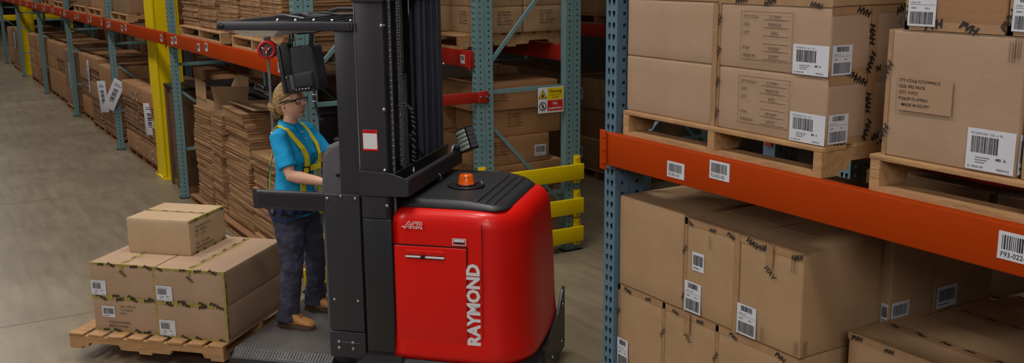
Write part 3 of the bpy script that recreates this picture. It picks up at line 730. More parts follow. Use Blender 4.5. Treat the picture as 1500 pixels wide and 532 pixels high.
k = MB(); k.prism([(-.17,0),(.17,0),(.2,.13),(-.2,.16)], .297, .302, CARD, 'YZ', M=Matrix.Translation((0,0,h_-.005))); k.build('side_flap', o)
# middle narrow stack
z = .092
for i, h in enumerate((.22,.22,.16,.24,.09,.10)):
    loose(-10.12+.03*i*(i>2), 2.86, z, .40, .40, h, 'flattened cartons, narrow stack between two bigger ones, %s' % ('lowest','second up','third up','fourth up','fifth up','top')[i]); z += h
# main big stack
z = .092
for i, (h, w, dx) in enumerate(((.21,.78,0),(.21,.80,.03),(.20,.76,-.02),(.15,.82,.03),(.13,.80,.0),(.12,.74,.04),(.10,.70,.0))):
    loose(-9.46+dx, 2.93, z, w, .50, h, 'flattened cartons, tallest loose stack by the operator, %s' % ('lowest bundle','second bundle up','third bundle up','fourth bundle up','fifth bundle up','sixth bundle up','bundle under the loose sheet')[i]); z += h
k = MB(); k.box(-.5,-.24,0,.5,.26,.006,CARD); k.box(-.48,-.22,-.012,.45,.24,-.003,CARD)
o = k.build('cardboard_sheet', None, (-9.34, 2.96, z+.034), (-.05, -.03, -.06)); tag(o, 'single flat cardboard sheet lying on the tallest loose stack', 'cardboard sheet')
z = .092
for i, h in enumerate((.22,.2,.2,.19)):
    carton_bundle(-8.58, 2.90, z, .72, .50, h-.003, 'flattened cartons in the fanned stack right behind the operator, %s' % ('lowest','second up','third up','top')[i], m=LAYER, jit=.022, strap=False, n=9); z += h
for i, h in enumerate((.3,.3,.3)):
    carton_bundle(-7.88, 2.98, .102+.3*i, .55, .6, h-.003, 'dark flattened cartons between the operator and the truck pillar, %s' % ('lowest','middle','top')[i], m=LAYER2, jit=.015, strap=False)
pallet(-7.86, 2.98, 0, .7, .66, .10, 'pallet under the dark cartons beside the truck pillar', m=WOOD2, parts=False)
k = MB(); k.add([(0,0,.003),(.5,0,.003),(.42,.35,.02),(.1,.3,.012)], [(0,1,2,3)], PAPER); k.add([(0,0,.001),(.5,0,.001),(.42,.35,.018),(.1,.3,.010)], [(3,2,1,0)], PAPER)
tag(k.build('paper_sheet', None, (-9.75, 2.2, 0)), 'white paper scrap on the floor behind the pallet boxes', 'paper')
# bays 3-6
# bay 3 (-18.8 .. -14.95)
def stack(x, y, w, d, kinds, where, m=LAYER2):
    pallet(x, y+.02, 0, w, d, .102, 'dark pallet under the %s' % where, m=WOOD2, parts=False)
    z = .104
    for i, (kd, h) in enumerate(kinds):
        lv = ('lowest','second','third','fourth','fifth','sixth')[i] if i < len(kinds)-1 else 'topmost'
        if kd == 'b': box_on(x, y, z, w-.02, d-.02, h-.002, '%s box of the %s' % (lv, where))
        elif kd == 'c': carton_bundle(x, y, z, w-.03, d-.03, h-.003, '%s carton bundle of the %s' % (lv, where), m=m)
        z += h
    return z
stack(-16.0, 3.1, .95, .9, [('c',.2),('c',.2),('c',.19),('b',.40)], 'stack just left of the slanted paper tag')
stack(-17.0, 3.1, .95, .9, [('c',.2),('c',.2),('b',.25),('c',.2),('b',.20)], 'stack in the third bay, left part')
stack(-18.1, 3.14, .95, .9, [('b',.3),('c',.3),('b',.42)], 'dark stack in the third bay beside its left upright')
wrapped_load(-19.6, 3.12, .104, 1.0, .9, .98, 'shrink-wrapped brown load in the fourth bay, left part of a pair', 1, 3)
pallet(-19.6, 3.12, 0, 1.05, .95, .102, 'dark pallet under the shrink-wrapped load of the fourth bay', m=WOOD2, parts=False)
stack(-20.75, 3.12, 1.0, .9, [('b',.48),('c',.25),('b',.3)], 'tall stack in the fourth bay')
stack(-21.9, 3.12, 1.0, .9, [('b',.48),('b',.25),('b',.28)], 'box stack near the left upright of the fourth bay')
stack(-23.5, 3.12, 1.1, .9, [('c',.3),('b',.35),('b',.38)], 'box stack with a white tag in the fifth bay')
stack(-25.0, 3.12, 1.1, .9, [('b',.33),('b',.35),('b',.30)], 'box stack in the middle of the fifth bay')
wrapped_load(-28.3, 3.12, .104, 1.2, .9, .95, 'shrink-wrapped load near the distant yellow column', 1, 2)
pallet(-28.3, 3.12, 0, 1.25, .95, .102, 'dark pallet under the wrapped load near the distant column', m=WOOD2, parts=False)
stack(-29.6, 3.12, 1.0, .9, [('b',.4),('b',.5)], 'box stack at the far left end')
# paper tags
paper_tag(-14.95, 2.49, .60, .17, .44, .5, 'white paper tag tilted across the rack upright left of the yellow column', .9)
paper_tag(-15.70, 2.57, .45, .14, .46, -.06, 'white hanging paper tag just left of the tilted one', .75)
paper_tag(-12.98, 2.64, .48, .18, .40, -.04, 'white tag hanging on the stack beside the yellow column', .5)
paper_tag(-17.42, 2.652, .55, .16, .52, .05, 'white strip tag on the carton stack of the third bay')
paper_tag(-19.3, 2.65, .42, .34, .46, .04, 'large white paper sheet on the wrapped load of the fourth bay')
paper_tag(-23.2, 2.668, .56, .30, .44, .03, 'white paper sheet on the boxes of the fifth bay')
paper_tag(-28.1, 2.65, .55, .22, .40, .03, 'small white paper on the wrapped load near the distant column')
# rear row lower goods seen over the front stacks
for i, x in enumerate((-12.15, -14.0, -15.95, -17.8, -19.75, -21.6, -23.6, -25.5)):
    w = 1.66; hh = 1.15+.18*math.sin(i*2.1)
    nm = ('first','second','third','fourth','fifth','sixth','seventh','eighth')[i]
    pallet(x, 4.68, 0, w, .95, .102, 'dark pallet of the rear row, %s to the left' % nm, m=WOOD2, parts=False)
    for j in range(2):
        box_on(x, 4.68, .104+hh/2*j, w, .93, hh/2-.004, '%s wide box of the rear row, %s to the left of the cabinet' % (('lower','upper')[j], nm), m=CARD3)
# upper level goods, front row
def pal_up(x, y, w, d, lab): pallet(x, y, BZ1, w, d, .105, lab, m=WOOD, parts=True, nb=6)
UZ = BZ1+.107
pal_up(-8.42, 3.10, 1.15, 1.04, 'pallet on the orange beam above the operator')
pal_up(-10.10, 3.10, 1.5, 1.04, 'pallet on the orange beam above the loose cartons')
for i in range(5):
    for j, (x, w) in enumerate(((-10.62,.62),(-9.98,.62),(-8.62,.58),(-8.05,.50))):
        carton_bundle(x, 3.05+.0, UZ+.15*i, w, .84, .147, 'upper-level bundle of flattened cartons, %s column, %s row' % (('first','second','third','fourth')[j], ('lowest','second','third','fourth','fifth')[i]), m=LAYER, jit=.012)
for i in range(2): carton_bundle(-9.28, 3.05, UZ+.3*i, .62, .84, .297, 'upper-level bundle in the gap column above the operator, %s' % ('lower','upper')[i], m=LAYER, jit=.012)
for i, (x, w, wr) in enumerate(((-12.9,1.0,1),(-14.1,1.05,1),(-15.9,1.05,0),(-17.2,1.05,1),(-19.5,1.1,1),(-21.2,1.1,0),(-23.6,1.1,1),(-25.2,1.1,0),(-28.4,1.2,1))):
    nm = ('first','second','third','fourth','fifth','sixth','seventh','eighth','ninth')[i]
    if i == 0: continue
    pal_up(x, 3.10, w, 1.04, 'pallet on the upper level, %s left of the yellow column' % nm)
    if wr: wrapped_load(x, 3.07, UZ, w-.02, .9, .62, 'shrink-wrapped load on the upper level, %s left of the yellow column' % nm, 2, 3)
    else:
        for j in range(3): box_on(x, 3.07, UZ+.2*j, w-.03, .88, .198, 'box on the upper level, %s pallet left of the column, %s' % (nm, ('lower','middle','upper')[j]))
# rear row, right of mast: boxes on floor level with printing
def rbox_(x1, y0, z0, w, d, h, lab, lbl=None, pr=True, m=CARD2):
    pr_ = [('R','block',.16,h-.05,.019,STD), ('F','block',w-.36,h-.05,.018,STD)] if pr else []
    return carton('cardboard_box', x1-w, y0, z0, w, d, h, lab, m=m, prints=pr_, labels=lbl or [], bulge=.004)
XE = -7.48
pallet(-8.03, 4.62, 0, 1.1, .95, .10, 'dark pallet on the floor behind the yellow guard rails', m=WOOD2, parts=False)
lv = [(.102,.22),(.324,.24),(.566,.24),(.808,.245),(1.055,.235),(1.292,.235)]
yo = [(4.20,.80),(4.20,.80),(4.24,.84),(4.20,.74),(4.36,.72),(4.20,.83)]
for i, ((z0, h), (y0, d)) in enumerate(zip(lv, yo)):
    rbox_(XE-(0,.02,-.01,.0,.03,.0)[i], y0, z0, .66, d, h, 'printed brown box behind the end frame, %s' % ('lowest of the stack','second from the floor','third from the floor','with a white label at its lower right','just below the warning sign level','topmost under the red beam')[i], lbl=[('R', d-.16, .05, .12, .10, 2)] if i == 3 else None)
for i, ((z0, h), (y0, d)) in enumerate(zip(lv[:5], yo)):
    rbox_(XE-.70, 4.20+.03*(i%2), z0, .7, .85, h-.002, 'brown box beside the truck mast in the rear row, layer %s' % ('one','two','three','four','five')[i], m=CARD2)
for i, (z0,h) in enumerate(lv[:5]):
    if i < 4: rbox_(XE-1.42, 4.22, z0, .7, .85, h-.002, 'brown box further left in the rear row, layer %s' % ('one','two','three','four')[i], m=CARD2)
pallet(-9.35, 4.64, 0, 1.45, .95, .10, 'dark pallet of the rear row behind the mast', m=WOOD2, parts=False)
pallet(-8.08, 4.57, BZ1, 1.15, 1.04, .115, 'pallet on the red beam above the printed boxes', m=WOOD)
z0 = BZ1+.117
for i in range(3):
    for j in range(2):
        rbox_(XE-.58*j, 4.16 if j else 4.25, z0+.225*i, .56, .42 if j == 0 else .90, .223, 'upper-level printed box over the red beam, %s, %s' % (('lowest','middle','highest')[i], ('right','left')[j]), lbl=[('R', .28, .06, .1, .1, 2)] if (i == 1 and j == 0) else None, m=CARD)
    rbox_(XE, 4.68, z0+.225*i, .56, .44, .223, 'upper-level printed box at the back of the end frame, %s' % ('lowest','middle','highest')[i], m=CARD, lbl=[('R', .06, .06, .1, .1, 2)] if i == 1 else None)
# guard rails at the end of the two rows
def end_guard(x, y0, y1, label):
    o = empty('rack_end_guard', label, 'guard rail', (x, y0, 0)); L = y1-y0
    for z in (.085, .345, .655):
        k = MB(); k.rbox(0, 0, z, .03, L, z+.14, YELLOW, .006, n=2); r = k.build('guard_bar', o)
        for yy in (L-.055, .055):
            k = MB(); k.rbox(-.012, yy-.035, z-.035, .0, yy+.035, z+.215, YELLOW, .003, n=1)
            k.cyl((0, yy+.0, z+.19), (.012, yy+.0, z+.19), .010, YELLOW, 8); k.cyl((0, yy, z-.015), (.008, yy, z-.015), .008, STEEL2, 8)
            k.build('guard_bracket', r)
    return o
end_guard(XB[0]+.016, 4.05, 5.13, 'three yellow guard bars across the foot of the end frame, right of the red truck')
end_guard(XF[0]+.016, 2.54, 3.70, 'yellow guard bars seen between the legs of the operator')
# warning sign
o = empty('warning_sign', 'yellow, white and red warning sign fixed on the teal end frame', 'sign', (XB[0]+.004, 4.670, 1.275), 0)
F = face_mat((0,0,0), (0,1,0), (0,0,1)); SW, SH = .262, .222
k = MB(); k.box(0, 0, 0, .003, SW, SH, WHITE)
k.quad(F, SW*.36, SH*.5, SW*.97, SH*.96, .0035, YELLOW); k.quad(F, SW*.36, SH*.06, SW*.97, SH*.48, .0035, mat('sign_red', (206,28,28), .5))
k.text(F, 'Warning', SW*.665, SH*.77, .040, .004, INK, bold=.02, align='CENTER', sx=.92); k.text(F, 'Forklift trucks', SW*.665, SH*.66, .019, .004, INK, align='CENTER', bold=.01); k.text(F, 'operating', SW*.665, SH*.57, .019, .004, INK, align='CENTER', bold=.01)
k.text(F, 'No', SW*.665, SH*.30, .036, .004, WHITE, bold=.02, align='CENTER'); k.text(F, 'pedestrians', SW*.665, SH*.13, .032, .004, WHITE, bold=.015, align='CENTER', sx=.88)
# triangle with truck
tx, ty = SW*.18, SH*.72
k.add([(tx-.045,ty-.035,.0036),(tx+.045,ty-.035,.0036),(tx,ty+.045,.0036)], [(0,1,2)], INK, False, F); k.add([(tx-.034,ty-.029,.004),(tx+.034,ty-.029,.004),(tx,ty+.032,.004)], [(0,1,2)], YELLOW, False, F)
k.quad(F, tx-.014, ty-.022, tx+.008, ty-.006, .0044, INK); k.quad(F, tx-.006, ty-.006, tx+.006, ty+.008, .0044, INK); k.quad(F, tx+.010, ty-.022, tx+.013, ty+.004, .0044, INK); k.quad(F, tx+.010, ty-.022, tx+.022, ty-.019, .0044, INK)
def ring(k, F, cx, cy, r0, r1, off, m, n=28):
    vs = [(cx+r*math.cos(2*PI*i/n), cy+r*math.sin(2*PI*i/n), off) for r in (r0, r1) for i in range(n)]
    k.add(vs, [(i, n+i, n+(i+1)%n, (i+1)%n) for i in range(n)], m, False, F)
cx, cy = SW*.18, SH*.26
ring(k, F, cx, cy, .030, .038, .0038, INK)
k.tube([F @ Vector((cx-.024,cy+.024,.0042)), F @ Vector((cx+.024,cy-.024,.0042))], .003, INK, 6)
ring(k, F, cx, cy+.017, .0, .006, .0042, INK, 10)
for a in (((0,.010),(-.003,-.006)),((-.003,-.006),(-.012,-.024)),((-.003,-.006),(.008,-.024)),((0,.008),(.012,-.002)),((0,.008),(-.012,0))):
    k.tube([F @ Vector((cx+a[0][0],cy+a[0][1],.004)), F @ Vector((cx+a[1][0],cy+a[1][1],.004))], .0026, INK, 6)
k.build('sign_panel', o)
# ================================================================== THIRD ROW beyond the next aisle
TY0 = 7.0
for x, lab in ((-12.6,'dark rack upright frame beyond the next aisle, left'), (-8.75,'dark rack upright frame beyond the next aisle, right')):
    upright_frame(x, TY0, lab, TEAL)
beam(-12.64, -8.79, TY0-.035, 1.70, 1.838, 'dark red beam beyond the next aisle, seen past the end frame', REDB)
beam(-12.64, -8.79, TY0+.93, 1.70, 1.838, 'rear red beam beyond the next aisle', REDB)
beam(-8.79, -4.94, TY0-.035, 1.70, 1.838, 'red beam beyond the next aisle, hidden bay', REDB)
for i, x in enumerate((-9.6, -10.75, -11.9)):
    nm = ('right','middle','left')[i]
    pallet(x, TY0+.5, 0, 1.05, 1.0, .11, 'pallet beyond the next aisle, %s' % nm, m=WOOD2, parts=False)
    for j in range(3):
        for q_ in range(2):
            carton('cardboard_box', x-.52+.52*q_, TY0+.03+.06*((i+j)%2), .112+.36*j, .51, .8, .357, 'brown box beyond the next aisle, %s pallet, %s layer, %s side' % (nm, ('bottom','middle','top')[j], ('left','right')[q_]), m=CARD3, labels=[('R' if (j+q_)%2 else 'F', .06, .1, .16, .14, 2)], tapes='')
    pallet(x, TY0+.5, 1.838, 1.05, 1.05, .11, 'pallet on the upper level beyond the next aisle, %s' % nm, m=WOOD2, parts=False)
    for q_ in range(2):
        carton('cardboard_box', x-.52+.52*q_, TY0+.03, 1.95, .51, .8, .5, 'brown box on the upper level beyond the next aisle, %s pallet, %s side' % (nm, ('left','right')[q_]), m=CARD3)
# ---- unseen second beam level and loads, added to shade the rack interiors
B2 = 3.45
for rn, y0, xs, wh in (('front row', FY, [(-11.238,-7.388),(-14.988,-11.238),(-18.838,-14.988)], ('above the operator','above the yellow column','two bays left')), ('rear row', GY, [(-11.238,-7.288),(-14.988,-11.238),(-3.433,.42)], ('behind the mast','one bay left','behind the nearest rack')), ('nearest rack', FY, [(-3.433,.42)], ('over the prepack boxes',))):
    for (a, b), w_ in zip(xs, wh):
        for yy, fr in ((y0-.035, 'front'), (y0+(.94 if y0 == FY else .93), 'back')):
            beam(a+.002, b-.002, yy, B2, B2+.138, '%s second-level beam added for shade, %s, %s' % (fr, rn, w_), ORANGE if y0 == FY else REDB)
        n = 3; st = (b-a)/n
        for i in range(n):
            x = a+st*(i+.5)+.02
            if y0 == FY and abs(x+12.68) < .78: continue   # the yellow column stands here
            nm = ('left','middle','right')[i]
            pallet(x, y0+.52, B2+.138, 1.1, 1.04, .105, '%s second-level pallet added for shade, %s, %s' % (nm, rn, w_), m=WOOD2, parts=False)
            wrapped_load(x, y0+.50, B2+.245, 1.08, .9, 1.25, '%s second-level wrapped load added for shade, %s, %s' % (nm, rn, w_), 1, 2)
# ================================================================== ORDER PICKER TRUCK
TYAW = 1.3192-.54595; OX, OY = -6.2, 2.0
RT = Matrix.Rotation(TYAW, 3, 'Z')
def tl(X, Y, Z=0):
    p = RT @ Vector((X, Y, 0)); return (OX+p.x, OY+p.y, Z)
truck = empty('order_picker_truck', 'red and black order picker truck with a tall black mast, standing in the cross aisle', 'order picker truck', (OX, OY, 0), TYAW)
def P(name, k, parent=truck, bevel=0): return k.build(name, parent, bevel=bevel)
# body outline in plan at inset e (negative = outwards), clipped corner radii
def outline(x0=.955, x1=1.75, y0=-.45, y1=.56, e=0.0, rn=.30, rf=.24, n=12, xn=0.0):
    pts = []
    x0 += e*.6; x1 -= e; y0 += e; y1 -= e
    pts.append((x0, y0)); 
    for i in range(1, 6): pts.append((x0+(x1-rn-x0)*i/6, y0))
    # big elliptical near corner, bowed end, far corner
    a, b = rn, rn*1.15
    for i in range(n+1):
        t = PI/2*i/n; s_ = .86
        pts.append((x1-a+a*math.sin(t)**s_, y0+b-b*math.cos(t)**s_))
    for i in range(1, 5): pts.append((x1, y0+b+(y1-rf-y0-b)*i/5))
    for i in range(n+1):
        t = PI/2*i/n
        pts.append((x1-rf+rf*math.cos(t), y1-rf+rf*math.sin(t)))
    for i in range(1, 6): pts.append((x1-rf+(x0-x1+rf)*i/6, y1))
    pts.append((x0, y1))
    return pts
k = MB()
def ringz(z, e, dx=0): return [Vector((x+dx*(x-.95), y, z)) for x, y in outline(e=e)]
R = [ringz(.262, .03), ringz(.262, -.004), ringz(.30, -.012), ringz(.36, -.006), ringz(.43, 0), ringz(.80, .004, -.01), ringz(1.06, .006, -.03), ringz(1.11, .012, -.04), ringz(1.138, .024, -.045), ringz(1.155, .044, -.05), ringz(1.164, .07, -.055), ringz(1.166, .11, -.055)]
k.rings(R, RED)
P('body_shell', k)
# drive skirt (black)
k = MB()
R = [[Vector((x, y, z)) for x, y in outline(e=e)] for z, e in ((.03,-.002),(.04,-.018),(.20,-.022),(.255,-.012),(.262,.02))]
k.rings(R, BLACK)
for t in ((1.56,-.40),(1.70,-.25),(1.775,-.02)):
    k.ball((t[0]+.004, t[1]-.006, .15), .012, STEEL2, n=8, k=6)
P('skirt', k)
# rising rear skirt plate on the right end
k = MB(); pts = [(-.10,.04),(.50,.04),(.50,.46),(.46,.45),(.30,.33),(.05,.255),(-.10,.255)]
k.prism(pts, 1.764, 1.784, BLACK, 'YZ')
for a in ((.1,.12),(.38,.12),(.42,.36)): k.ball((1.785, a[0], a[1]), .010, STEEL, n=8, k=6)
P('rear_bumper', k, bevel=.004)
# battery cover door on the near side
k = MB(); k.rbox(.965, -.4545, .285, 1.402, -.44, .955, RED, .006, n=2); door = P('side_door', k)
k = MB(); k.box(.959, -.4512, .279, .963, -.44, .965, BLACK3); k.box(1.404, -.4512, .279, 1.408, -.44, .965, BLACK3); k.box(.96, -.4512, .958, 1.408, -.44, .963, BLACK3)
P('door_gap', k, door)
k = MB(); k.rbox(1.035, -.458, .907, 1.275, -.452, .932, RED, .003, n=1); k.box(1.04, -.468, .891, 1.272, -.454, .898, WHITE); k.box(1.04, -.458, .883, 1.272, -.4535, .891, BLACK3); k.box(1.04, -.4556, .8985, 1.272, -.4535, .9065, REDD)
k.box(1.13, -.4685, .889, 1.16, -.454, .899, BLACK3)
P('handle', k, door)
k = MB(); k.box(1.492, -.4512, .28, 1.495, -.44, 1.10, REDD); k.box(1.425, -.4485, .27, 1.428, -.44, .66, REDD); P('panel_seam', k)
FT = face_mat((0,-.4530,0),(1,0,0),(0,0,1))
k = MB(); k.text(FT, 'RAYMOND', 1.476, .375, .104, .0015, WHITE, rot=PI/2, bold=.045, sx=1.0)
vs = k.v; zs = [v[2] for v in vs]; z0, z1 = min(zs), max(zs); k.v = [(v[0], v[1], .378+(v[2]-z0)/(z1-z0)*.492) for v in k.v]
P('brand_lettering', k)
k = MB(); k.text(FT, 'ACR', 1.035, 1.062, .052, .0012, WHITE, bold=.075, shear=.3); k.text(FT, 'ACR', 1.035, 1.062, .052, .0018, RED, bold=.012, shear=.3)
k.quad(FT, 1.018, 1.066, 1.040, 1.071, .0015, WHITE)
P('model_badge', k)
k = MB(); k.quad(FT, 1.322, .975, 1.402, 1.015, .0012, WHITE); k.quad(FT, 1.326, .979, 1.398, 1.011, .0016, REDD); k.quad(FT, 1.330, .995, 1.394, 1.009, .002, WHITE); k.quad(FT, 1.345, .982, 1.38, .992, .002, INK)
P('spec_plate', k)
# black top cover
def cov(e, z, x0=.985, x1=1.615): return [Vector((x, y, 1.162+(z-1.162)*(1 if x < 1.36 else max(.45, 1-(x-1.36)*2.3)))) for x, y in outline(x0=x0, x1=x1, y0=-.375, y1=.53, e=e, rn=.11, rf=.2)]
k = MB(); R = [cov(0,1.162), cov(-.003,1.170), cov(.006,1.185), cov(.016,1.208), cov(.032,1.214), cov(.037,1.2145)]
k.rings(R, PLAST)
for i, x in enumerate((1.42, 1.47, 1.52)):
    z_ = 1.162+.0525*max(.45, 1-(x+.01-1.36)*2.3); k.rbox(x-.006, -.33, z_-.006, x+.020, .42, z_+.006, PLAST, .004, n=1)
cover = P('top_cover', k)
k = MB(); k.lathe([(.001,1.2235),(.105,1.2235),(.115,1.226),(.105,1.228),(.001,1.226)], BLACK3, M=Matrix.Translation((1.262,.03,-.008))); P('beacon_recess', k, cover)
k = MB(); k.lathe([(.001,1.226),(.052,1.226),(.052,1.24),(.046,1.243),(.044,1.285),(.036,1.295),(.001,1.297)], AMBER, M=Matrix.Translation((1.262,.03,-.008))); bc = P('beacon', k)
k = MB(); k.lathe([(.001,1.226),(.058,1.226),(.058,1.236),(.001,1.238)], BLACK3, M=Matrix.Translation((1.262,.03,-.008)))
k.tube([(1.32,.03,1.235),(1.36,.02,1.25),(1.38,-.02,1.24)], .006, STEEL2); P('beacon_base', k, bc)
# chassis base under mast and platform
k = MB(); k.rbox(.52, -.40, .045, .97, .55, .24, BLACK, .008, n=1); k.rbox(.70, -.455, .06, 1.0, -.38, .275, BLACK, .008, n=1)
k.prism([(.56,.05),(1.0,.05),(1.0,.272),(.78,.272),(.70,.20),(.56,.16)], -.475, -.45, BLACK2)
P('chassis', k)
for X, Y in ((.74,-.30),(.74,.42),(1.5,.05)):
    k = MB(); k.tube([(X,Y-.04,.075),(X,Y+.04,.075)], .0749, BLACK3, 24); k.tube([(X,Y-.043,.075),(X,Y+.043,.075)], .03, STEEL2, 12); P('wheel', k)
# platform
k = MB()
k.box(-.135, -.395, .155, .535, .60, .2085, TREAD)
k.prism([(-.395,.2085),(-.395,.15),(-.468,.15),(-.468,.168)], -.135, .535, TREAD, 'YZ')
for i in range(34):
    x = -.125+.0196*i; k.prism([(-.396,.2095),(-.462,.171),(-.462,.1745),(-.396,.2135)], x, x+.009, BLACK, 'YZ')
P('platform_floor', k)
k = MB(); k.box(-.14, -.474, .138, .54, -.466, .166, BLACK2); k.box(-.145, -.47, .12, -.135, .6, .2, BLACK2); k.box(-.12, -.44, .06, .54, .56, .15, BLACK3); P('platform_frame', k)
k = MB(); k.box(-.16, -.40, .06, -.10, -.28, .115, RED); k.box(.50,-.462,.10,.62,-.45,.14,RED); P('frame_marker', k)
# forks
for Y in (-.14, .34):
    k = MB(); k.prism([(-.13,.05),(-.13,.085),(-1.20,.085),(-1.30,.072),(-1.30,.06),(-1.2,.055)], Y-.05, Y+.05, RED, 'XZ'); P('fork', k, bevel=.003)
# cabin side plates
def bolts(k, L, Y, r=.009):
    for X, Z in L: k.tube([(X,Y,Z),(X,Y-.006,Z),(X,Y-.008,Z)], [r,r,r*.6], STEEL, 8)
k = MB(); k.rbox(.548, -.468, .405, .768, -.440, 1.243, BLACK2, .006, n=2); bolts(k, [(.570,1.215),(.745,1.222),(.655,1.232),(.585,.60),(.735,.60)], -.468)
P('cabin_side_plate', k)
k = MB(); k.rbox(.540, -.466, .235, .768, -.440, .398, BLACK2, .006, n=2); k.box(.595,-.470,.332,.735,-.466,.336,STEEL2); bolts(k, [(.600,.335),(.690,.335),(.600,.295),(.690,.295)], -.466, .010)
P('step_bracket', k)
# guard pillar
for Y in (-.455, .53):
    k = MB(); k.rbox(.650, Y, 1.23, .785, Y+.06, 2.20, BLACK2, .008, n=2); P('guard_pillar', k)
k = MB(); k.rbox(.63, -.40, .24, .77, .53, 1.30, BLACK, .01, n=1); P('cabin_back_panel', k)
k = MB(); k.box(.735, -.40, 1.30, .755, -.28, 2.2, BLACK3); k.box(.735, .40, 1.30, .755, .53, 2.2, BLACK3); P('cabin_back_post', k)
# console
k = MB()
prof = [(.475,.25),(.475,1.20),(.488,1.38),(.505,1.46),(.535,1.505),(.59,1.53),(.64,1.53),(.64,.25)]
n_ = len(prof); rs = []
for Y, s_ in ((-.362,.018),(-.350,.006),(-.335,0),(.44,0),(.455,.006),(.465,.018)):
    rs.append([Vector((x+(s_ if x < .6 else 0), Y, z-(s_ if z > 1 else 0))) for x, z in prof])
k.rings(rs, GREYP, smooth=False); P('console', k, bevel=.006)
k = MB(); k.tube([(.595,-.362,1.335),(.595,-.368,1.335)], .012, BLACK3, 12); k.rbox(.50, -.2, 1.50, .60, .05, 1.525, BLACK3, .01, n=2)
k.tube([(.44,.18,1.36),(.42,.18,1.40),(.42,.18,1.46)], .018, BLACK3, 10); k.tube([(.45,-.14,1.13),(.38,-.14,1.16),(.34,-.14,1.165)], .02, BLACK3, 10)
P('control_handle', k)
# side gates
for Y in (-.462, .55):
    k = MB(); k.rbox(.10, Y, 1.128, .555, Y+.035, 1.243, BLACK2, .012, n=2); k.prism([(.09,1.128),(.11,1.128),(.11,1.243),(.085,1.243)], Y+.003, Y+.032, BLACK2); k.box(.12, Y-.002, 1.152, .545, Y, 1.222, BLACK); P('side_gate', k)
# overhead guard
gd = MB(); gd.rbox(-.062, -.475, 2.180, .775, -.435, 2.231, BLACK2, .008, n=2); gd.tube([(-.035,-.476,2.205),(-.035,-.480,2.205)], .014, BLACK3, 12)
gd.box(.755,-.477,2.183,.762,-.474,2.228,BLACK3); P('guard_rail_bar', gd)
k = MB(); k.rbox(-.062, .535, 2.180, .775, .575, 2.231, BLACK2, .008, n=2); P('guard_rail_bar', k)
k = MB(); k.rbox(-.07,-.475,2.185,-.02,.575,2.228,BLACK2,.006,n=1)
P('guard_cross_bar', k)
for i in range(5):
    x = .22+.115*i; k = MB(); k.rbox(x, -.44, 2.19, x+.022, .54, 2.222, BLACK, .003, n=1)
    k.ball((x+.011,-.30,2.228), .011, STEEL, n=8, k=6); P('guard_cross_bar', k)
k = MB(); k.tube([(.20,.50,2.24),(.3,.42,2.262),(.45,.35,2.265),(.6,.28,2.26),(.78,.2,2.26)], .013, BLACK3); k.tube([(.15,.30,2.237),(.28,.2,2.25),(.44,.12,2.24),(.6,.0,2.25),(.78,-.1,2.243)], .008, BLACK3)
k.tube([(-.03,.2,2.24),(.1,.1,2.236),(.22,-.05,2.238),(.35,-.2,2.236)], .005, STEEL2); P('cable_run', k)
k = MB(); k.rings([[Vector((a,-.38,2.176)),Vector((b,-.38,2.176)),Vector((b-.01,.42,2.172)),Vector((a,.42,2.172))] for a, b in ((-.03,.27),)] + [[Vector((a,-.36,2.140)),Vector((b,-.36,2.14)),Vector((b,.40,2.136)),Vector((a,.40,2.136))] for a, b in ((.03,.23),)], WHITE, smooth=False)
for i_ in range(len(k.mats)): k.mats[i_] = FROST
P('roof_lamp_cover', k)
# mast
def channel(X0, X1, Y, dirn, z0, z1, m, web=.018, fl=.075, t=.016):
    k = MB(); ya, yb = (Y, Y+web) if dirn > 0 else (Y-web, Y)
    k.rbox(X0, ya, z0, X1, yb, z1, m, .003, n=1)
    fa, fb = (Y+web, Y+fl) if dirn > 0 else (Y-fl, Y-web)
    k.rbox(X0, fa, z0, X0+t, fb, z1, m, .002, n=1); k.rbox(X1-t, fa, z0, X1, fb, z1, m, .002, n=1)
    return k
MZ = 3.3
for Y, d, X0, X1, m in ((-.455,1,.782,.945,BLACK2),(-.372,1,.80,.935,BLACK),(-.290,1,.815,.925,BLACK),(.575,-1,.782,.945,MASTR),(.490,-1,.80,.935,MASTR),(.405,-1,.815,.925,MASTR)):
    P('mast_channel', channel(X0, X1, Y, d, .10, MZ, m, t=.014))
k = MB(); k.rbox(.773, -.458, 1.235, .781, -.44, MZ, STEEL, .003, n=1); P('mast_edge_trim', k)
for z in (2.34, 2.95, .30):
    k = MB(); k.rbox(.77, -.475 if z == 2.34 else -.44, z, .96, .575, z+.13, BLACK2, .006, n=1); P('mast_crossmember', k)
k = MB(); k.rbox(.79, -.20, .3, .815, .32, MZ, BLACK3, .003, n=1); P('mast_inner_panel', k)
for i, y in enumerate((.335,.285,.235,.18)):
    k = MB(); k.rbox(.90+.008*(i%2), y-.012, .35, .93+.008*(i%2), y+.012, MZ, MASTR if i%2 else BLACK2, .003, n=1); P('mast_rail', k)
k = MB(); k.cyl((.88,-.02,.3),(.88,-.02,1.9), .034, BLACK2, 16); k.cyl((.88,-.02,1.9),(.88,-.02,MZ), .020, STEEL2, 12); P('lift_cylinder', k)
k = MB(); k.cyl((.93,-.205,1.75),(.93,-.205,MZ), .006, STEEL, 8); P('lift_rod', k)
def chain(x, y, z0, z1):
    k = MB(); z = z0; i = 0
    while z < z1:
        k.rbox(x-.009, y-.007-(i%2)*.003, z, x+.009, y+.007+(i%2)*.003, z+.020, STEEL2, .004, n=1); z += .017; i += 1
    return k
P('lift_chain', chain(.965, -.405, 1.02, MZ)); P('lift_chain', chain(.955, -.255, 1.38, MZ)); P('lift_chain', chain(.955, -.225, 1.38, 2.6))
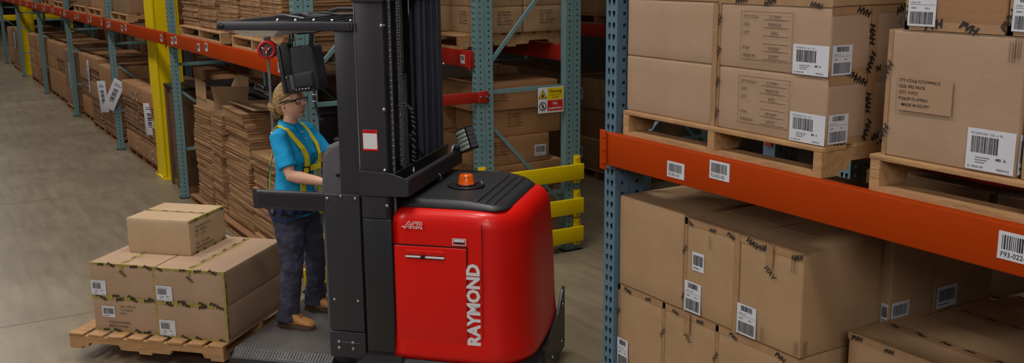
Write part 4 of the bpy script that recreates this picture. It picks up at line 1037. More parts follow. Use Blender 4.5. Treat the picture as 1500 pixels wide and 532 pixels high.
k = MB(); k.cyl((.952,-.418,2.212),(.952,-.46,2.212), .006, STEEL2, 6); k.ball((.94,-.462,2.212), .012, STEEL, n=8, k=6); k.ball((.94,-.462,1.745), .012, STEEL, n=8, k=6); k.cyl((.94,-.418,1.745),(.94,-.46,1.745), .006, STEEL2, 6); k.ball((.93,-.462,1.395), .011, STEEL, n=8, k=6); k.ball((.94,-.468,1.19), .011, STEEL, n=8, k=6)
k.ball((.955,.577,1.9), .009, STEEL, n=8, k=6)
P('chain_anchor', k)
k = MB(); pts = []
base = [Vector(p) for p in ((.93,-.235,1.73),(.955,-.19,1.745),(.985,-.14,1.70),(.99,-.125,1.60),(.985,-.12,1.45),(.98,-.12,1.36))]
for i in range(len(base)-1):
    for t in range(16):
        p = base[i].lerp(base[i+1], t/16); a = (i*16+t)*.9*PI/2
        pts.append(p+Vector((.011*math.cos(a), .011*math.sin(a), 0)))
k.tube(pts, .006, STEEL2, 6); k.tube(base, .010, BLACK3, 8); k.cyl((.98,-.12,1.26),(.98,-.12,1.36), .007, STEEL, 8); P('coiled_hose', k)
k = MB(); k.tube([(.96,-.06,1.50),(.97,.03,1.42),(.97,.09,1.36)], .006, BLACK3, 6); k.rbox(.94,-.09,1.48,.97,-.04,1.54,BLACK3,.004); P('pressure_hose', k)
# lower mast guard plates
k = MB(); k.rbox(.782, -.466, .290, .958, -.445, 1.105, BLACK, .005, n=1); P('mast_lower_plate', k)
k = MB(); k.rbox(.782, -.468, 1.110, .935, -.445, 1.26, BLACK2, .005, n=1); P('mast_upper_plate', k)
# carriage arm and cross tray
k = MB(); k.prism([(.775,1.245),(1.062,1.248),(1.078,1.262),(1.078,1.335),(1.062,1.352),(.965,1.384),(.775,1.392)], -.482, -.468, BLACK2, 'XZ'); k.box(.785,-.468,1.25,1.07,-.44,1.30,BLACK)
P('tray_end_plate', k, bevel=.004)
k = MB(); k.prism([(.965,1.25),(1.076,1.25),(1.076,1.335),(1.050,1.350),(1.030,1.335),(1.03,1.27),(.965,1.27)], -.468, .56, BLACK2, 'XZ'); k.tube([(1.062,-.468,1.338),(1.062,.50,1.338)], .018, BLACK2, 12); k.prism([(.952,1.27),(.965,1.27),(.985,1.375),(.972,1.375)], -.45, .56, BLACK, 'XZ')
P('cross_tray', k, bevel=.003)
k = MB(); k.tube([(1.06,.36,1.34),(1.06,.42,1.385),(1.07,.46,1.38)], .012, STEEL2, 8); k.tube([(1.06,.44,1.34),(1.09,.47,1.40)], .018, BLACK3, 8)
k.box(-.075,-.03,-.055,.075,.035,.055, BLACK3, M=Matrix.Translation((1.135,.47,1.42)) @ Matrix.Rotation(-.5,4,'Z') @ Matrix.Rotation(1.15,4,'Y'))
wl = P('work_light', k)
Mw = Matrix.Translation((1.135,.47,1.42)) @ Matrix.Rotation(-.5,4,'Z') @ Matrix.Rotation(1.15,4,'Y')
k = MB(); 
for i in range(5): k.rbox(-.066+.027*i, -.038, -.045, -.044+.027*i, -.031, .045, LED, .004, n=1, M=Mw)
for i in range(5): k.box(-.068+.027*i, -.030, .050, -.044+.027*i, .03, .058, STEEL2, M=Mw)
P('led_row', k, wl)
k = MB(); k.tube([(1.09,.02,1.24),(1.11,.02,1.26),(1.10,.0,1.29)], .004, STEEL, 6); P('cover_latch', k)
# label on the mast
k = MB(); F = face_mat((.800,-.4565,1.505),(1,0,0),(0,0,1)); k.box(.800,-.4565,1.505,.890,-.4553,1.625,WHITE); k.quad(F, 0, .100, .09, .12, .0004, RED); k.quad(F, 0,0,.09,.010,.0004,RED); k.quad(F,0,0,.003,.12,.0004,RED); k.quad(F,.087,0,.09,.12,.0004,RED)
k.text(F, 'CAUTION', .045, .106, .013, .0008, INK, bold=.02, align='CENTER'); P('caution_label', k)
# ---- things hung in the cab
# retractable lanyard reel
M0 = Matrix.Translation(tl(-.055, .10)) @ Matrix.Rotation(TYAW+.25, 4, 'Z')
o = empty('fall_arrest_reel', 'round red fall-arrest reel hanging from the overhead guard behind the operator', 'safety reel', tl(-.055,.10,2.02), TYAW+.25)
k = MB(); k.tube([(0,-.028,0),(0,-.022,0),(0,.022,0),(0,.028,0)], [.045,.052,.052,.045], GREYP, 24); k.build('reel_housing', o)
for s_ in (-1, 1):
    k = MB(); k.rings([[Vector(((r)*math.cos(2*PI*i/28), s_*y, r*math.sin(2*PI*i/28))) for i in range(28)] for r, y in ((.040,.029),(.042,.036),(.056,.034),(.060,.026),(.056,.018))], REDP, cap=False); k.build('reel_ring', o)
k = MB(); k.tube([(0,-.034,0),(0,-.030,0)], .020, REDP, 16)
for a in range(3): k.tube([(0,-.034,0),(.036*math.cos(a*2.1+.5),-.034,.036*math.sin(a*2.1+.5))], .005, STEEL, 6)
k.build('reel_hub', o)
k = MB(); k.tube([(0,0,.05),(0,0,.09),(0,0,.155)], .008, STEEL2, 8); k.rbox(-.02,-.015,.055,.02,.015,.085,STEEL2,.004); k.build('hanger', o)
# scanner/terminal bag
Mb = Matrix.Rotation(-.12, 4, 'Y')
o = empty('hanging_tool_bag', 'black nylon bag hanging under the overhead guard in front of the operator', 'bag', tl(.215, .06, 1.77), TYAW)
k = MB(); k.rbox(-.125,-.075,0,.125,.075,.285,FABB,.022,.006,M=Mb,seed=4); k.build('bag_body', o)
k = MB(); k.rbox(-.022,-.105,.03,.105,-.07,.125,FABB,.014,.003,M=Mb,seed=5); k.build('outer_pocket', o)
k = MB(); k.rbox(-.05,-.098,.02,-.024,-.072,.11,GREYP,.008,M=Mb); k.rbox(-.115,-.088,.0,-.09,-.07,.30,FABB,.006,M=Mb); k.rbox(-.085,-.086,.12,-.03,-.072,.31,BLACK3,.005,M=Mb); k.build('bag_trim', o)
k = MB()
for i in range(5): k.ball((-.01+.021*i,-.108,.022), .006, STEEL, M=Mb, n=8, k=6)
k.ball((-.072,-.090,.10), .007, STEEL, M=Mb, n=8, k=6); k.build('snap_studs', o)
k = MB(); k.strip([(.075,-.06,.19),(.082,-.07,.28),(.085,-.06,.36),(.085,-.04,.405)], (0,-1,0), .032, .004, BLACK3); k.strip([(-.07,-.06,.25),(-.055,-.05,.34),(-.05,-.04,.405)], (0,-1,0), .032, .004, BLACK3); k.build('hanging_strap', o)
k = MB(); k.rbox(.085,-.10,-.055,.115,-.09,-.048,STEEL,.002,n=1)
for xx in (.085,.110): k.rbox(xx,-.10,-.055,xx+.005,-.09,-.005,STEEL,.002,n=1)
k.rbox(.085,-.10,-.012,.115,-.09,-.005,STEEL,.002,n=1); k.build('buckle', o)
k = MB(); k.strip([(.10,-.095,.03),(.10,-.095,-.05),(.112,-.092,-.11),(.125,-.09,-.16),(.15,-.09,-.165)], (0,-1,0), .016, .004, BLACK3); k.build('loose_strap', o)
k = MB(); k.tube([(-.13,-.05,.375),(0,-.06,.36),(.1,-.055,.37),(.2,-.05,.39)], .006, BLACK3, 8); k.tube([(-.05,-.06,.29),(-.05,-.06,.36)], .004, STEEL, 6); k.tube([(-.03,-.06,.29),(-.03,-.06,.36)], .004, STEEL, 6); k.tube([(-.08,-.06,.33),(.02,-.06,.33)], .004, STEEL, 6); k.build('hanging_rod', o)
# ---- pallet and boxes on the forks
PZ0 = .088
Lp, Dp = 1.125, 1.02
px_, py_ = tl(-.802, .135)[:2]
pallet(px_, py_, PZ0-.0, Lp, Dp, .105, 'light wooden pallet on the truck forks under the yellow-taped boxes', rz=TYAW, m=WOOD, along='x', nb=8)
BZ = PZ0+.105
def tb(X0, Y0, Z, w, d, h, label, **kw):
    p = tl(X0+w/2, Y0+d/2); return carton('cardboard_box', p[0], p[1], Z, w, d, h, label, rz=TYAW, tm=TAPEY, m=kw.pop('m', CARDP), bulge=.003, tape_w=.015, **kw)
hb = .232
tb(-.738, -.305, BZ, .500, .80, hb, 'yellow-taped box at lower right on the fork pallet, beside the operator platform', tapes='fbv', tsz=.03, tcount=4, ttext='PVH', labels=[('F',.012,.012,.115,.105,0)], seam='y')
tb(-.738, -.305, BZ+hb, .500, .80, hb, 'yellow-taped box at upper right on the fork pallet, beside the operator platform', tapes='fbvsc', tsz=.03, tcount=4, labels=[('F',.008,.015,.115,.10,0)], seam='y', m=CARDP)
tb(-1.226, -.290, BZ, .482, .62, hb, 'yellow-taped box at lower left on the fork pallet, printed MADE IN CHINA', tapes='fbv', tsz=.03, tcount=4, labels=[('F',.070,.098,.095,.075,2)], seam='y',
   prints=[('F','block',.20,.175,.018,['  ULA   UTE-197',' 51-1D-20-13','4 PCA']), ('F','block',.115,.062,.019,['PO#:USE-01-000022','MADE IN CHINA'])])
tb(-1.226, -.290, BZ+hb, .482, .62, hb, 'yellow-taped box at upper left on the fork pallet, under the smaller box', tapes='fbvsc', tsz=.03, tcount=4, labels=[('F',.004,.015,.11,.10,0)], seam='y')
tb(-1.115, -.020, BZ+2*hb, .475, .46, .238, 'small pale box crowning the load on the fork pallet', tapes='rsB', tsz=.02, tcount=4, seam='x', m=CARDS,
   prints=[('R','block',.06,.175,.021,['STY#:1004CD25-W12','SIZE   PREPACK','QTY    10 PCS','','PO#    UD-22-08451','MADE IN BANGLADESH'])])
# ================================================================== OPERATOR
PR = empty('person', 'woman in blue polo shirt, yellow harness, dark trousers and tan boots standing on the truck', 'person', tl(.045, .165, .2090), TYAW-.12)
def ell(c, rx, ry, n=28, rot=0, pz=0):
    out = []
    for i in range(n):
        t = 2*PI*i/n; x, y = rx*math.cos(t), ry*math.sin(t)
        out.append(Vector((c[0]+x, c[1]+y, c[2]+pz*x)))
    return out
def remesh(o, vox, it=4, fac=.5):
    r = o.modifiers.new('remesh', 'REMESH'); r.mode = 'VOXEL'; r.voxel_size = vox; r.use_smooth_shade = True
    s = o.modifiers.new('smooth', 'SMOOTH'); s.iterations = it; s.factor = fac
def displace(o, strength, size):
    t = bpy.data.textures.new('folds', 'CLOUDS'); t.noise_scale = size; t.noise_depth = 2
    d = o.modifiers.new('folds', 'DISPLACE'); d.texture = t; d.strength = strength; d.mid_level = .5; d.texture_coords = 'LOCAL'
# joints (local: +x forward, +y her left / away from camera)
SHR, ELR, WRR = Vector((.0,-.155,1.275)), Vector((.115,-.205,1.035)), Vector((.335,-.150,.995))
SHL, ELL, WRL = Vector((.0,.155,1.275)), Vector((.12,.225,1.075)), Vector((.315,.13,1.205))
HD = Vector((.006, 0, 1.474))
body = MB()
body.rings([ell((0,0,.74),.10,.15), ell((0,0,.9),.095,.135), ell((0,0,1.0),.088,.12), ell((.005,0,1.12),.095,.132), ell((.0,0,1.22),.09,.145), ell((-.008,0,1.285),.065,.13), ell((-.012,0,1.318),.05,.075), ell((-.008,0,1.34),.047,.05), ell((.0,0,1.37),.045,.046), ell((.008,0,1.42),.046,.047)], SKIN)
def limb(k, pts, rs, m, n=14, up=None):
    k.tube(pts, rs, m, n, up=up)
# head: deformed sphere
def head_pts(a, b):
    # a: polar 0 (bottom) .. PI (top); b azimuth, 0 = forward
    x = math.sin(a)*math.cos(b); y = math.sin(a)*math.sin(b); z = -math.cos(a)
    X, Y, Z = x*.094, y*.073, z*.112
    if z < 0:
        Y *= 1-.30*(-z)**1.3; X *= (1-.05*-z) if x > 0 else (1-.42*(-z)**1.2)
        if x > 0: X += .010*math.exp(-((z+.80)/.16)**2)*math.exp(-(y/.30)**2)
    if x < 0: X *= 1.02
    f = max(0, x)
    # forehead, sockets, nose, lips, cheeks
    X -= .011*math.exp(-((z-.10)/.13)**2)*math.exp(-((abs(y)-.40)/.20)**2)*f
    X += .006*math.exp(-((z+.20)/.2)**2)*math.exp(-((abs(y)-.48)/.2)**2)*f
    nz = max(0, 1-abs((z+.06)/.26)) if z > -.06 else max(0, 1-abs((z+.06)/.13))
    X += .028*(nz**.8)*math.exp(-(y/(.13+.07*(z < .0)))**2)*f*(1.0 if z < .0 else .8-.6*max(0, z))
    X += .008*math.exp(-((z+.46)/.045)**2)*math.exp(-(y/.26)**2)*f
    X += .007*math.exp(-((z+.57)/.045)**2)*math.exp(-(y/.22)**2)*f
    X -= .004*math.exp(-((z+.515)/.02)**2)*math.exp(-(y/.28)**2)*f
    return Vector((X, Y, Z))
NA, NB = 60, 72
MH = Matrix.Translation(HD) @ Matrix.Rotation(-.02, 4, 'Z') @ Matrix.Rotation(-.03, 4, 'Y') @ Matrix.Diagonal((1.06,1.06,1.06,1))
body.rings([[head_pts(PI*(.01+.98*i/NA), 2*PI*j/NB) for j in range(NB)] for i in range(NA+1)], SKIN, M=MH)
for s_ in (-1, 1):   # ears
    body.ball((-.008, s_*.073, -.006), (.017,.008,.029), SKIN, M=MH, n=12, k=8)
# arms
def hand(k, wr, d, side, palm_n, curl=.5):
    """wrist position, direction, side = direction of the thumb, palm normal"""
    d = d.normalized(); th = (side-d*side.dot(d)).normalized(); pn = (palm_n-d*palm_n.dot(d)-th*palm_n.dot(th)).normalized()
    k.tube([wr-d*.01, wr+d*.02, wr+d*.05, wr+d*.085, wr+d*.096], [(.019,.024),(.016,.031),(.015,.038),(.014,.039),(.009,.034)], SKIN, 14, up=pn)
    for i, (o_, L) in enumerate(((.028,.072),(.010,.080),(-.009,.074),(-.027,.058))):
        b = wr+d*.088+th*o_; dirs = []; p = b-d*.015; pts = [p, b]; a = .25*curl
        for seg in (.42,.32,.26):
            v = d*math.cos(a)+pn*math.sin(a); b = b+v*L*seg; pts.append(b); a += curl*.85
        k.tube(pts, [.0085,.0088,.0082,.0074,.0060], SKIN, 8)
    b = wr+d*.022+th*.026; v1 = (d*.6+th*.75+pn*.25).normalized(); v2 = (d*.85+th*.35+pn*.4).normalized(); v3 = (d*.9+th*.0+pn*.45).normalized()
    k.tube([b-v1*.02, b, b+v1*.032, b+v1*.032+v2*.028, b+v1*.032+v2*.028+v3*.022], [.011,.012,.011,.0095,.007], SKIN, 8)
for S, E_, W, sd in ((SHR, ELR, WRR, -1), (SHL, ELL, WRL, 1)):
    mid = S.lerp(E_, .5)
    body.tube([S+Vector((0,-.02*sd,.0)), S.lerp(E_,.15), mid, S.lerp(E_,.85), E_, E_.lerp(W,.25), E_.lerp(W,.6), W, W+(W-E_)*.05], [.044,.050,.043,.038,.039,.040,.033,.024,.022], SKIN, 16)
    hand(body, W, (W-E_)+Vector((0,0,-.02)), Vector((0,-sd,.35)) if sd > 0 else Vector((0,.6,.8)), Vector((0,0,-1)), .7)
# legs inside the trousers so that the figure is whole
for s_, kn, an in ((-1, Vector((.035,-.125,.43)), Vector((.0,-.150,.10))), (1, Vector((.045,.140,.44)), Vector((-.015,.20,.10)))):
    hp = Vector((0, s_*.085, .78)); body.tube([hp, hp.lerp(kn,.5), kn, kn.lerp(an,.4), an, an+Vector((0,0,-.06))], [.085,.072,.052,.050,.034,.03], SKIN, 14)
    body.tube([an+Vector((-.03,0,-.055)), an+Vector((.06,0,-.06)), an+Vector((.14,0,-.07))], [.03,.034,.022], SKIN, 10)
bo = body.build('body', PR); remesh(bo, .0042, 3, .4)
# lips, eyes, brows
k = MB()
def onface(y, z, off=.0):
    # find the face surface point for given (y,z) in head space
    best = None
    for i in range(NA+1):
        for j in range(-18, 19):
            p = head_pts(PI*(.01+.98*i/NA), 2*PI*j/NB)
            dd = (p.y-y)**2+(p.z-z)**2
            if best is None or dd < best[0]: best = (dd, p)
    return best[1]+Vector((off,0,0))
k.tube([onface(y, -.055+abs(y)*.10, .0005) for y in (-.022,-.012,0,.012,.022)], [.0015,.0040,.0042,.0040,.0015], LIP, 8, M=MH)
k.tube([onface(y, -.0625+abs(y)*.14, .0003) for y in (-.022,-.012,0,.012,.022)], [.0015,.0042,.0048,.0042,.0015], LIP, 8, M=MH); k.build('lips', PR)
k = MB(); k2 = MB()
for s_ in (-1, 1):
    e = onface(s_*.030, .010)
    k.ball((e.x-.0065, e.y, e.z), .0115, WHITE, M=MH, n=14, k=8); k.ball((e.x+.0012, e.y, e.z), .0050, mat('iris', (60,72,80), .2), M=MH, n=10, k=6)
    k2.tube([onface(s_*y, z, .001) for y, z in ((.014,.0265),(.026,.031),(.040,.029),(.048,.0235))], [.0018,.0026,.0022,.001], HAIR, 6, M=MH)
k.build('eyes', PR); k2.build('eyebrows', PR)
# hair: shell over the skull, swept back to a low bun
k = MB(); rows = []
NI, NJ = 44, 72
def hair_line(b):
    # lowest polar parameter reached by the hair for azimuth b (0 fwd)
    c = math.cos(b)
    return .50-.0*c if c < -.2 else .50+.16*max(0, (c+.2)/1.2)**.7
for i in range(NI+1):
    row = []
    for j in range(NJ):
        b = 2*PI*j/NJ; c = math.cos(b)
        lo = PI*(.27 if c < -.5 else (.27+(c+.5)/.38*.29 if c < -.12 else .56+(c+.12)/1.12*.15))
        a = lo+(PI*.995-lo)*i/NI
        p = head_pts(a, b); n_ = Vector((p.x/.0094, p.y/.0073, p.z/.0112)).normalized()
        th = .013*min(1, i/4)+.0045*(1-c)*.5
        comb = .0026*math.sin(b*22+6*math.sin(a*2+1))+.0022*math.sin(b*37+a*5)
        if i == 0: th = -.004; comb = 0
        row.append(p+n_*(th+comb*min(1, i/3)))
    rows.append(row)
k.rings(rows, HAIR, M=MH)
BN = Vector((-.108, -.012, -.030))
k.ball(BN, (.030,.036,.034), HAIR, M=MH, n=20, k=12)
for a in range(9):
    t0 = a*.7; pts = []
    for q_ in range(12):
        t = q_/11*2*PI*.8+t0; R_ = .026+.005*math.sin(a)
        pts.append(BN+Vector((-.006+.016*math.sin(t*1.3+a), R_*math.cos(t)*1.05, R_*math.sin(t))))
    k.tube(pts, [.004]+[.0085]*10+[.003], HAIR, 8, M=MH)
for a in range(5):
    y = -.03+.014*a
    k.tube([(-.088,y,-.025),(-.108,y-.006,-.060),(-.100,y,-.088),(-.112,y+.004,-.105-.006*(a%2))], [.006,.006,.004,.0015], HAIR, 6, M=MH)
for z0 in (.05,.03,.01,-.01):
    k.tube([(.035,-.064-.2*(.05-z0)*.1,z0+.015),(-.02,-.082,z0),(-.07,-.066,z0-.02),(-.10,-.03,-.03)], [.003,.006,.007,.005], HAIR, 6, M=MH)
k.tube([(.05,-.062,.045),(.045,-.074,.01),(.03,-.078,-.02)], [.003,.002,.001], HAIR, 5, M=MH)
k.build('hair', PR)
# glasses
k = MB()
for s_ in (-1, 1):
    cy = s_*.033; cxx = .096-.010
    fr = [(cy-.026,.019),(cy-.027,-.004),(cy-.018,-.012),(cy+.018,-.012),(cy+.027,-.004),(cy+.026,.019),(cy-.026,.019)]
    k.tube([(cxx+.006-abs(y)*.22, y, z+.004) for y, z in fr], .0028, BLACK3, 6, M=MH)
    k.tube([(cxx+.006-.059*.22+.002, s_*.059, .019), (cxx-.016, s_*.073, .018), (.02, s_*.081, .012), (-.012, s_*.082, .004), (-.03, s_*.080, -.010)], [.005,.0050,.0042,.0036,.002], BLACK3, 8, M=MH)
k.tube([(.098,-.009,.012),(.102,0,.015),(.098,.009,.012)], .0025, BLACK3, 6, M=MH)
gl = k.build('glasses', PR)
k = MB()
for s_ in (-1, 1):
    cy = s_*.033; k.add([(.092-abs(y)*.22, y, z+.004) for y, z in ((cy-.025,.018),(cy+.025,.018),(cy+.025,-.011),(cy-.025,-.011))], [(0,1,2,3)], mat('spectacle_lens_%d' % (s_+1), (200,205,215), .05, alpha=.18), M=MH)
k.build('lens', gl)
# polo shirt
k = MB()
k.rings([ell((0,0,.735),.128,.178), ell((0,0,.80),.124,.172), ell((0,0,.90),.114,.156), ell((.002,0,.97),.106,.143), ell((.010,0,1.04),.112,.148), ell((.018,0,1.10),.124,.157), ell((.022,0,1.15),.127,.160), ell((.012,0,1.21),.112,.164), ell((.0,0,1.26),.092,.166), ell((-.006,0,1.295),.070,.135), ell((-.010,0,1.325),.056,.090), ell((-.006,0,1.335),.050,.065)], SHIRT)
for s_ in (-1, 1): k.ball((.075, s_*.068, 1.125), (.068,.066,.068), SHIRT, n=20, k=12)
for S, E_, sd in ((SHR, ELR, -1), (SHL, ELL, 1)):
    d = E_-S
    k.tube([S+Vector((0,-.045*sd,.005)), S+d*.05, S+d*.3, S+d*.62, S+d*.80], [.050,.060,.060,.061,.064], SHIRT, 20)
sh = k.build('polo_shirt', PR); remesh(sh, .006, 6, .5); displace(sh, .014, .085)
k = MB(); R = []
for z, r, dx in ((1.310,.060,0),(1.336,.058,-.004),(1.356,.062,-.010),(1.336,.072,-.006),(1.304,.084,.0)):
    R.append([Vector((-.004+dx+(r)*math.cos(t)*1.02, r*1.02*math.sin(t), z-.028*max(0, math.cos(t))**1.5-.004)) for t in [ .42+(2*PI-.84)*i/30 for i in range(31)]])
k.rings(R, SHIRT, cap=False, closed=False); o = k.build('collar', PR)
sd = o.modifiers.new('thick', 'SOLIDIFY'); sd.thickness = .004
k = MB(); k.strip([(.060,-.006,1.318),(.088,-.008,1.27),(.118,-.008,1.215)], (1,0,.2), .024, .004, SHIRT)
for z, x in ((1.285,.085),(1.245,.108)): k.ball((x+.004,-.008,z), .0045, WHITE, n=8, k=6)
k.build('placket', PR)
# trousers
k = MB()
k.rings([ell((0,0,.66),.085,.145), ell((-.005,0,.72),.118,.172), ell((-.005,0,.78),.120,.170), ell((0,0,.84),.112,.158), ell((0,0,.88),.106,.150)], DENIM)
for s_, kn, an in ((-1, Vector((.035,-.125,.43)), Vector((.0,-.150,.10))), (1, Vector((.045,.140,.44)), Vector((-.015,.20,.10)))):
    hp = Vector((-.005, s_*.082, .74))
    k.tube([hp+Vector((0,0,.05)), hp, hp.lerp(kn,.35), hp.lerp(kn,.75), kn, kn.lerp(an,.35), kn.lerp(an,.75), an+Vector((0,0,-.02)), an+Vector((.0,0,-.052))], [.098,.104,.096,.080,.072,.070,.066,.072,.076], DENIM, 22)
tr = k.build('trousers', PR); remesh(tr, .0065, 4, .5); displace(tr, .026, .065)
# boots
for s_, an in ((-1, Vector((.0,-.150,0))), (1, Vector((-.015,.20,0)))):
    k = MB()
    rs = []
    for x, zt, w in ((-.075,.060,.020),(-.068,.105,.034),(-.04,.125,.040),(0,.128,.040),(.04,.118,.040),(.075,.090,.043),(.115,.070,.046),(.150,.060,.044),(.175,.048,.034),(.188,.034,.018)):
        zb = .022; h = (zt-zb)/2
        rs.append([Vector((x, w*math.copysign(abs(math.cos(t))**.8, math.cos(t)), zb+h+h*math.copysign(abs(math.sin(t))**.8, math.sin(t)))) for t in [2*PI*i/20 for i in range(20)]])
    k.rings(rs, LEATH, M=Matrix.Translation(an)); b_ = k.build('boot', PR)
    k = MB(); ol = [(-.082,-.02),(-.072,-.038),(-.03,-.042),(.03,-.036),(.09,-.046),(.14,-.048),(.175,-.036),(.196,-.014),(.196,.014),(.175,.036),(.14,.048),(.09,.046),(.03,.036),(-.03,.042),(-.072,.038),(-.082,.02)]
    k.prism(ol, .0, .026, SOLE, 'XY', M=Matrix.Translation(an)); k.build('sole', b_, bevel=.004)
    k = MB()
    for i in range(4): x = .045+.018*i; z = .120-.012*i; k.tube([(x,-.018,z-.003),(x+.004,0,z+.006),(x,.018,z-.003)], .0028, SOLE, 6, M=Matrix.Translation(an))
    k.build('laces', b_)
# harness
k = MB()
for s_ in (-1, 1):
    pts = [(-.105, s_*.045, 1.17), (-.088, s_*.070, 1.27), (-.030, s_*.094, 1.326), (.030, s_*.098, 1.305), (.082, s_*.092, 1.245), (.128, s_*.082, 1.19), (.150, s_*.074, 1.135), (.148, s_*.072, 1.08), (.128, s_*.075, 1.02), (.117, s_*.080, .96), (.122, s_*.095, .88), (.130, s_*.10, .80)]
    nr = [(-1,0,0),(-1,0,.4),(-.2,0,1),(.3,s_*.1,1),(.7,s_*.1,.7),(.9,s_*.1,.4),(1,s_*.2,.1),(1,s_*.2,-.1),(1,s_*.2,-.2),(1,s_*.3,0),(1,s_*.3,0),(1,s_*.3,0)]
    pts = [Vector(p)+Vector(n_).normalized()*.006 for p, n_ in zip(pts, nr)]
    # resample smoothly
    sm = []; sn = []
    for i in range(len(pts)-1):
        for t in range(4): sm.append(pts[i].lerp(pts[i+1], t/4)); sn.append(Vector(nr[i]).lerp(Vector(nr[i+1]), t/4))
    sm.append(pts[-1]); sn.append(Vector(nr[-1]))
    k.strip(sm, sn, .042, .004, WEBY)
k.strip([(.145,-.115,1.045),(.160,-.075,1.055),(.152,0,1.055),(.160,.075,1.055),(.130,.12,1.045)], [(1,-.6,0),(1,-.2,0),(1,0,0),(1,.2,0),(1,.6,0)], .034, .005, WEBY)
h_ = k.build('harness', PR)
k = MB(); k.strip([(-.12,-.03,1.20),(-.13,-.07,1.05),(-.12,-.10,.92),(-.115,-.11,.80)], (-1,-.5,0), .034, .005, WEBY); k.strip([(-.12,-.05,1.12),(-.132,-.10,1.0),(-.118,-.125,.92)], (-1,-.8,0), .028, .005, WEBN); k.build('back_strap', h_)
k = MB(); F = Matrix.Translation((.160,-.098,1.052)) @ Matrix.Rotation(-.5, 4, 'Z')
for a in ((-.003,-.026,-.026,.006,.026,-.020),(-.003,-.026,.020,.006,.026,.026),(-.003,-.026,-.02,.006,-.020,.02),(-.003,.020,-.02,.006,.026,.02)): k.box(a[0],a[1],a[2],a[3],a[4],a[5],BLACK3,M=F)
k.build('harness_buckle', h_)
k = MB(); R = []
for z, g in ((.765,0),(.772,.010),(.795,.014),(.818,.010),(.826,0)): R.append(ell((-.003,0,z), .128+g, .180+g, 32, pz=-.10))
k.rings(R, WEBN, cap=False); blt = k.build('hip_belt', PR)
for a in (-2.3,-1.9,-1.45,-1.0,-.6,-.2):
    k = MB(); c = Vector((-.003+.146*math.cos(a), .198*math.sin(a), .792-.1*.146*math.cos(a)))
    k.rbox(-.016,-.006,-.022,.016,.008,.022, STEEL2 if int(a*10)%2 else WEBN, .003, n=1, M=Matrix.Translation(c) @ Matrix.Rotation(a+PI/2, 4, 'Z') @ Matrix.Rotation(.3, 4, 'Y')); k.build('belt_fitting', blt)
# leg straps of the harness
k = MB(); 
k.strip([(-.10,-.16,.79),(-.05,-.19,.74),(.05,-.185,.73),(.11,-.13,.76)], [(-1,-1,0),(0,-1,0),(.4,-1,0),(1,-1,0)], .034, .006, WEBN); k.build('leg_strap', PR)
# lanyard strap from reel to her back
A = Vector(tl(-.055,.10,1.965)); 
MP = Matrix.Translation(PR.location) @ Matrix.Rotation(TYAW-.12, 4, 'Z'); B = MP @ Vector((-.135,-.01,1.245))
k = MB(); pts = [A.lerp(B, t/8)+Vector((0,0,-.01*math.sin(PI*t/8))) for t in range(9)]
k.strip(pts, Vector((.3,-1,0)), .026, .004, mat('lanyard_webbing', (112,108,112), .7, var=.4, vscale=60)); 
o = k.build('lanyard_strap'); tag(o, 'grey safety lanyard running from the red reel down to the harness back', 'lanyard')
k = MB(); k.tube([B+Vector((0,0,.035)), B+Vector((-.01,-.012,.015)), B+Vector((0,-.012,-.02)), B+Vector((.012,-.008,.0)), B+Vector((.004,0,.032))], .005, STEEL, 8); k.ball(B+Vector((0,0,.04)), .012, STEEL2, n=10, k=6); k.build('snap_hook', o)
# ================================================================== LIGHTS, WORLD, CAMERA
def area(name, loc, size, power, color=(1,.96,.9), size_y=None, target=None, spread=180):
    l = bpy.data.lights.new(name, 'AREA'); l.energy = power; l.color = color; l.shape = 'RECTANGLE'; l.size = size; l.size_y = size_y or size; l.spread = math.radians(spread)
    o = bpy.data.objects.new(name, l); COL.objects.link(o); o.location = loc
    if target: o.rotation_euler = (Vector(target)-Vector(loc)).to_track_quat('-Z', 'Y').to_euler()
    return o
for i, x in enumerate((-38,-31,-24,-18,-12.5,-8.2,-4.0, 1.0)): area('high_bay_lamp', (x, .2, 7.2), 1.6, 290 if x < -8 else 210, size_y=.8)
for i, x in enumerate((-20,-13,-6.5)): area('high_bay_lamp', (x, 6.0, 7.2), 1.6, 22, size_y=.8, spread=70)
area('high_bay_lamp', (-5.6, 3.0, 7.2), 1.6, 78, size_y=.8, spread=80)
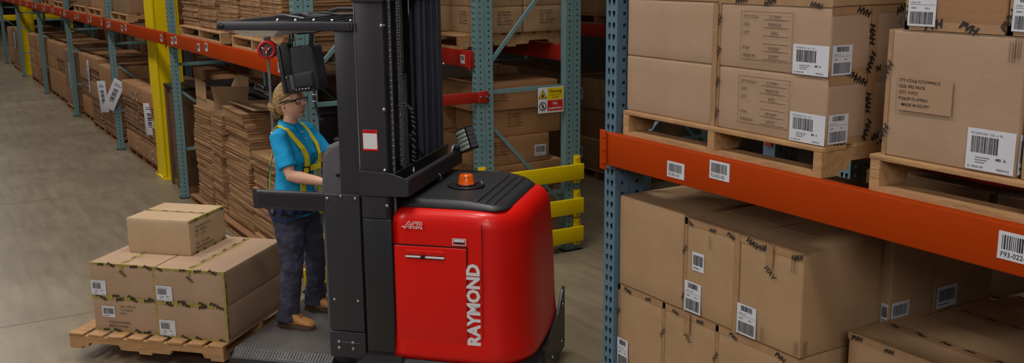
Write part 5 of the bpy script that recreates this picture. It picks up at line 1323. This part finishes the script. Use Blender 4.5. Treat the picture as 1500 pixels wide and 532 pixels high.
# soft frontal light from the left; the right lamp is an added fill
area('front_fill_lamp', (-6.0, -3.2, 4.2), 2.2, 240, color=(1,.97,.93), target=(-6.0, 2.6, 1.2))
area('front_fill_lamp', (2.4, -1.2, 4.3), 2.0, 66, color=(1,.97,.93), target=(-2.6, 2.6, 1.2), spread=95)  # added to brighten right-hand faces, no fixture of the warehouse
w = bpy.data.worlds.new('World'); scene.world = w; w.use_nodes = True
w.node_tree.nodes['Background'].inputs['Color'].default_value = (.9,.95,1,1); w.node_tree.nodes['Background'].inputs['Strength'].default_value = .07
cam_d = bpy.data.cameras.new('camera'); cam = bpy.data.objects.new('camera', cam_d); COL.objects.link(cam)
f, pit, roll, yaw = 1484.4, .2135, -.0094, .54595
cam_d.sensor_width = 36; cam_d.lens = f/1500*36; cam_d.clip_end = 200; cam_d.clip_start = .05
def camv(r, fw, up):
    z = fw*math.cos(pit)-up*math.sin(pit); y = -(up*math.cos(pit)+fw*math.sin(pit)); c, s_ = math.cos(roll), math.sin(roll)
    return Vector((c*r-s_*y, s_*r+c*y, z))
ca, sa = math.cos(yaw), math.sin(yaw)
cX, cY, cZ = -camv(-sa, ca, 0), camv(ca, sa, 0), camv(0, 0, 1)   # world axes in camera coords (x right, y down, z forward)
right = Vector((cX.x, cY.x, cZ.x)); down = Vector((cX.y, cY.y, cZ.y)); fwd = Vector((cX.z, cY.z, cZ.z))
Rm = Matrix((right, -down, -fwd)).transposed()
cam.matrix_world = Matrix.Translation((0,0,2.55)) @ Rm.to_4x4()
scene.camera = cam
scene.view_settings.view_transform = 'Standard'; scene.view_settings.look = 'None'; scene.view_settings.gamma = 1; scene.view_settings.use_curve_mapping = False
scene.view_settings.exposure = -1.05

def near_group(o):
    n = o.name.split('.')[0]; x, y, z = o.matrix_world.translation if o.parent else o.location
    if n == 'cardboard_box':
        if o.rotation_euler.z > .5: return 'yellow-taped boxes on the fork pallet'
        if y > 6: return 'boxes beyond the next aisle'
        if y > 3.99 and x > -4: return 'boxes in the rear row behind the nearest rack'
        if y > 3.99: return 'boxes in the rear row'
        if x > -4: return 'boxes above the nearest orange beam' if z > 1.8 else 'boxes below the nearest orange beam'
        return 'boxes along the left run'
    return {'carton_bundle': 'bundles of flattened cartons', 'wooden_pallet': 'wooden pallets', 'rack_beam': 'rack beams', 'rack_upright_frame': 'rack upright frames', 'paper_tag': 'paper tags on the stock',
            'wrapped_carton_load': 'shrink-wrapped loads', 'building_column': 'yellow columns', 'row_spacer': 'row spacers', 'rack_end_guard': 'yellow end guards', 'guard_rail': 'yellow rails far away', 'paper_sheet': 'loose white papers'}.get(n)
for o in COL.objects:
    if o.parent is None and 'category' in o:
        g = near_group(o)
        if g: o['group'] = g
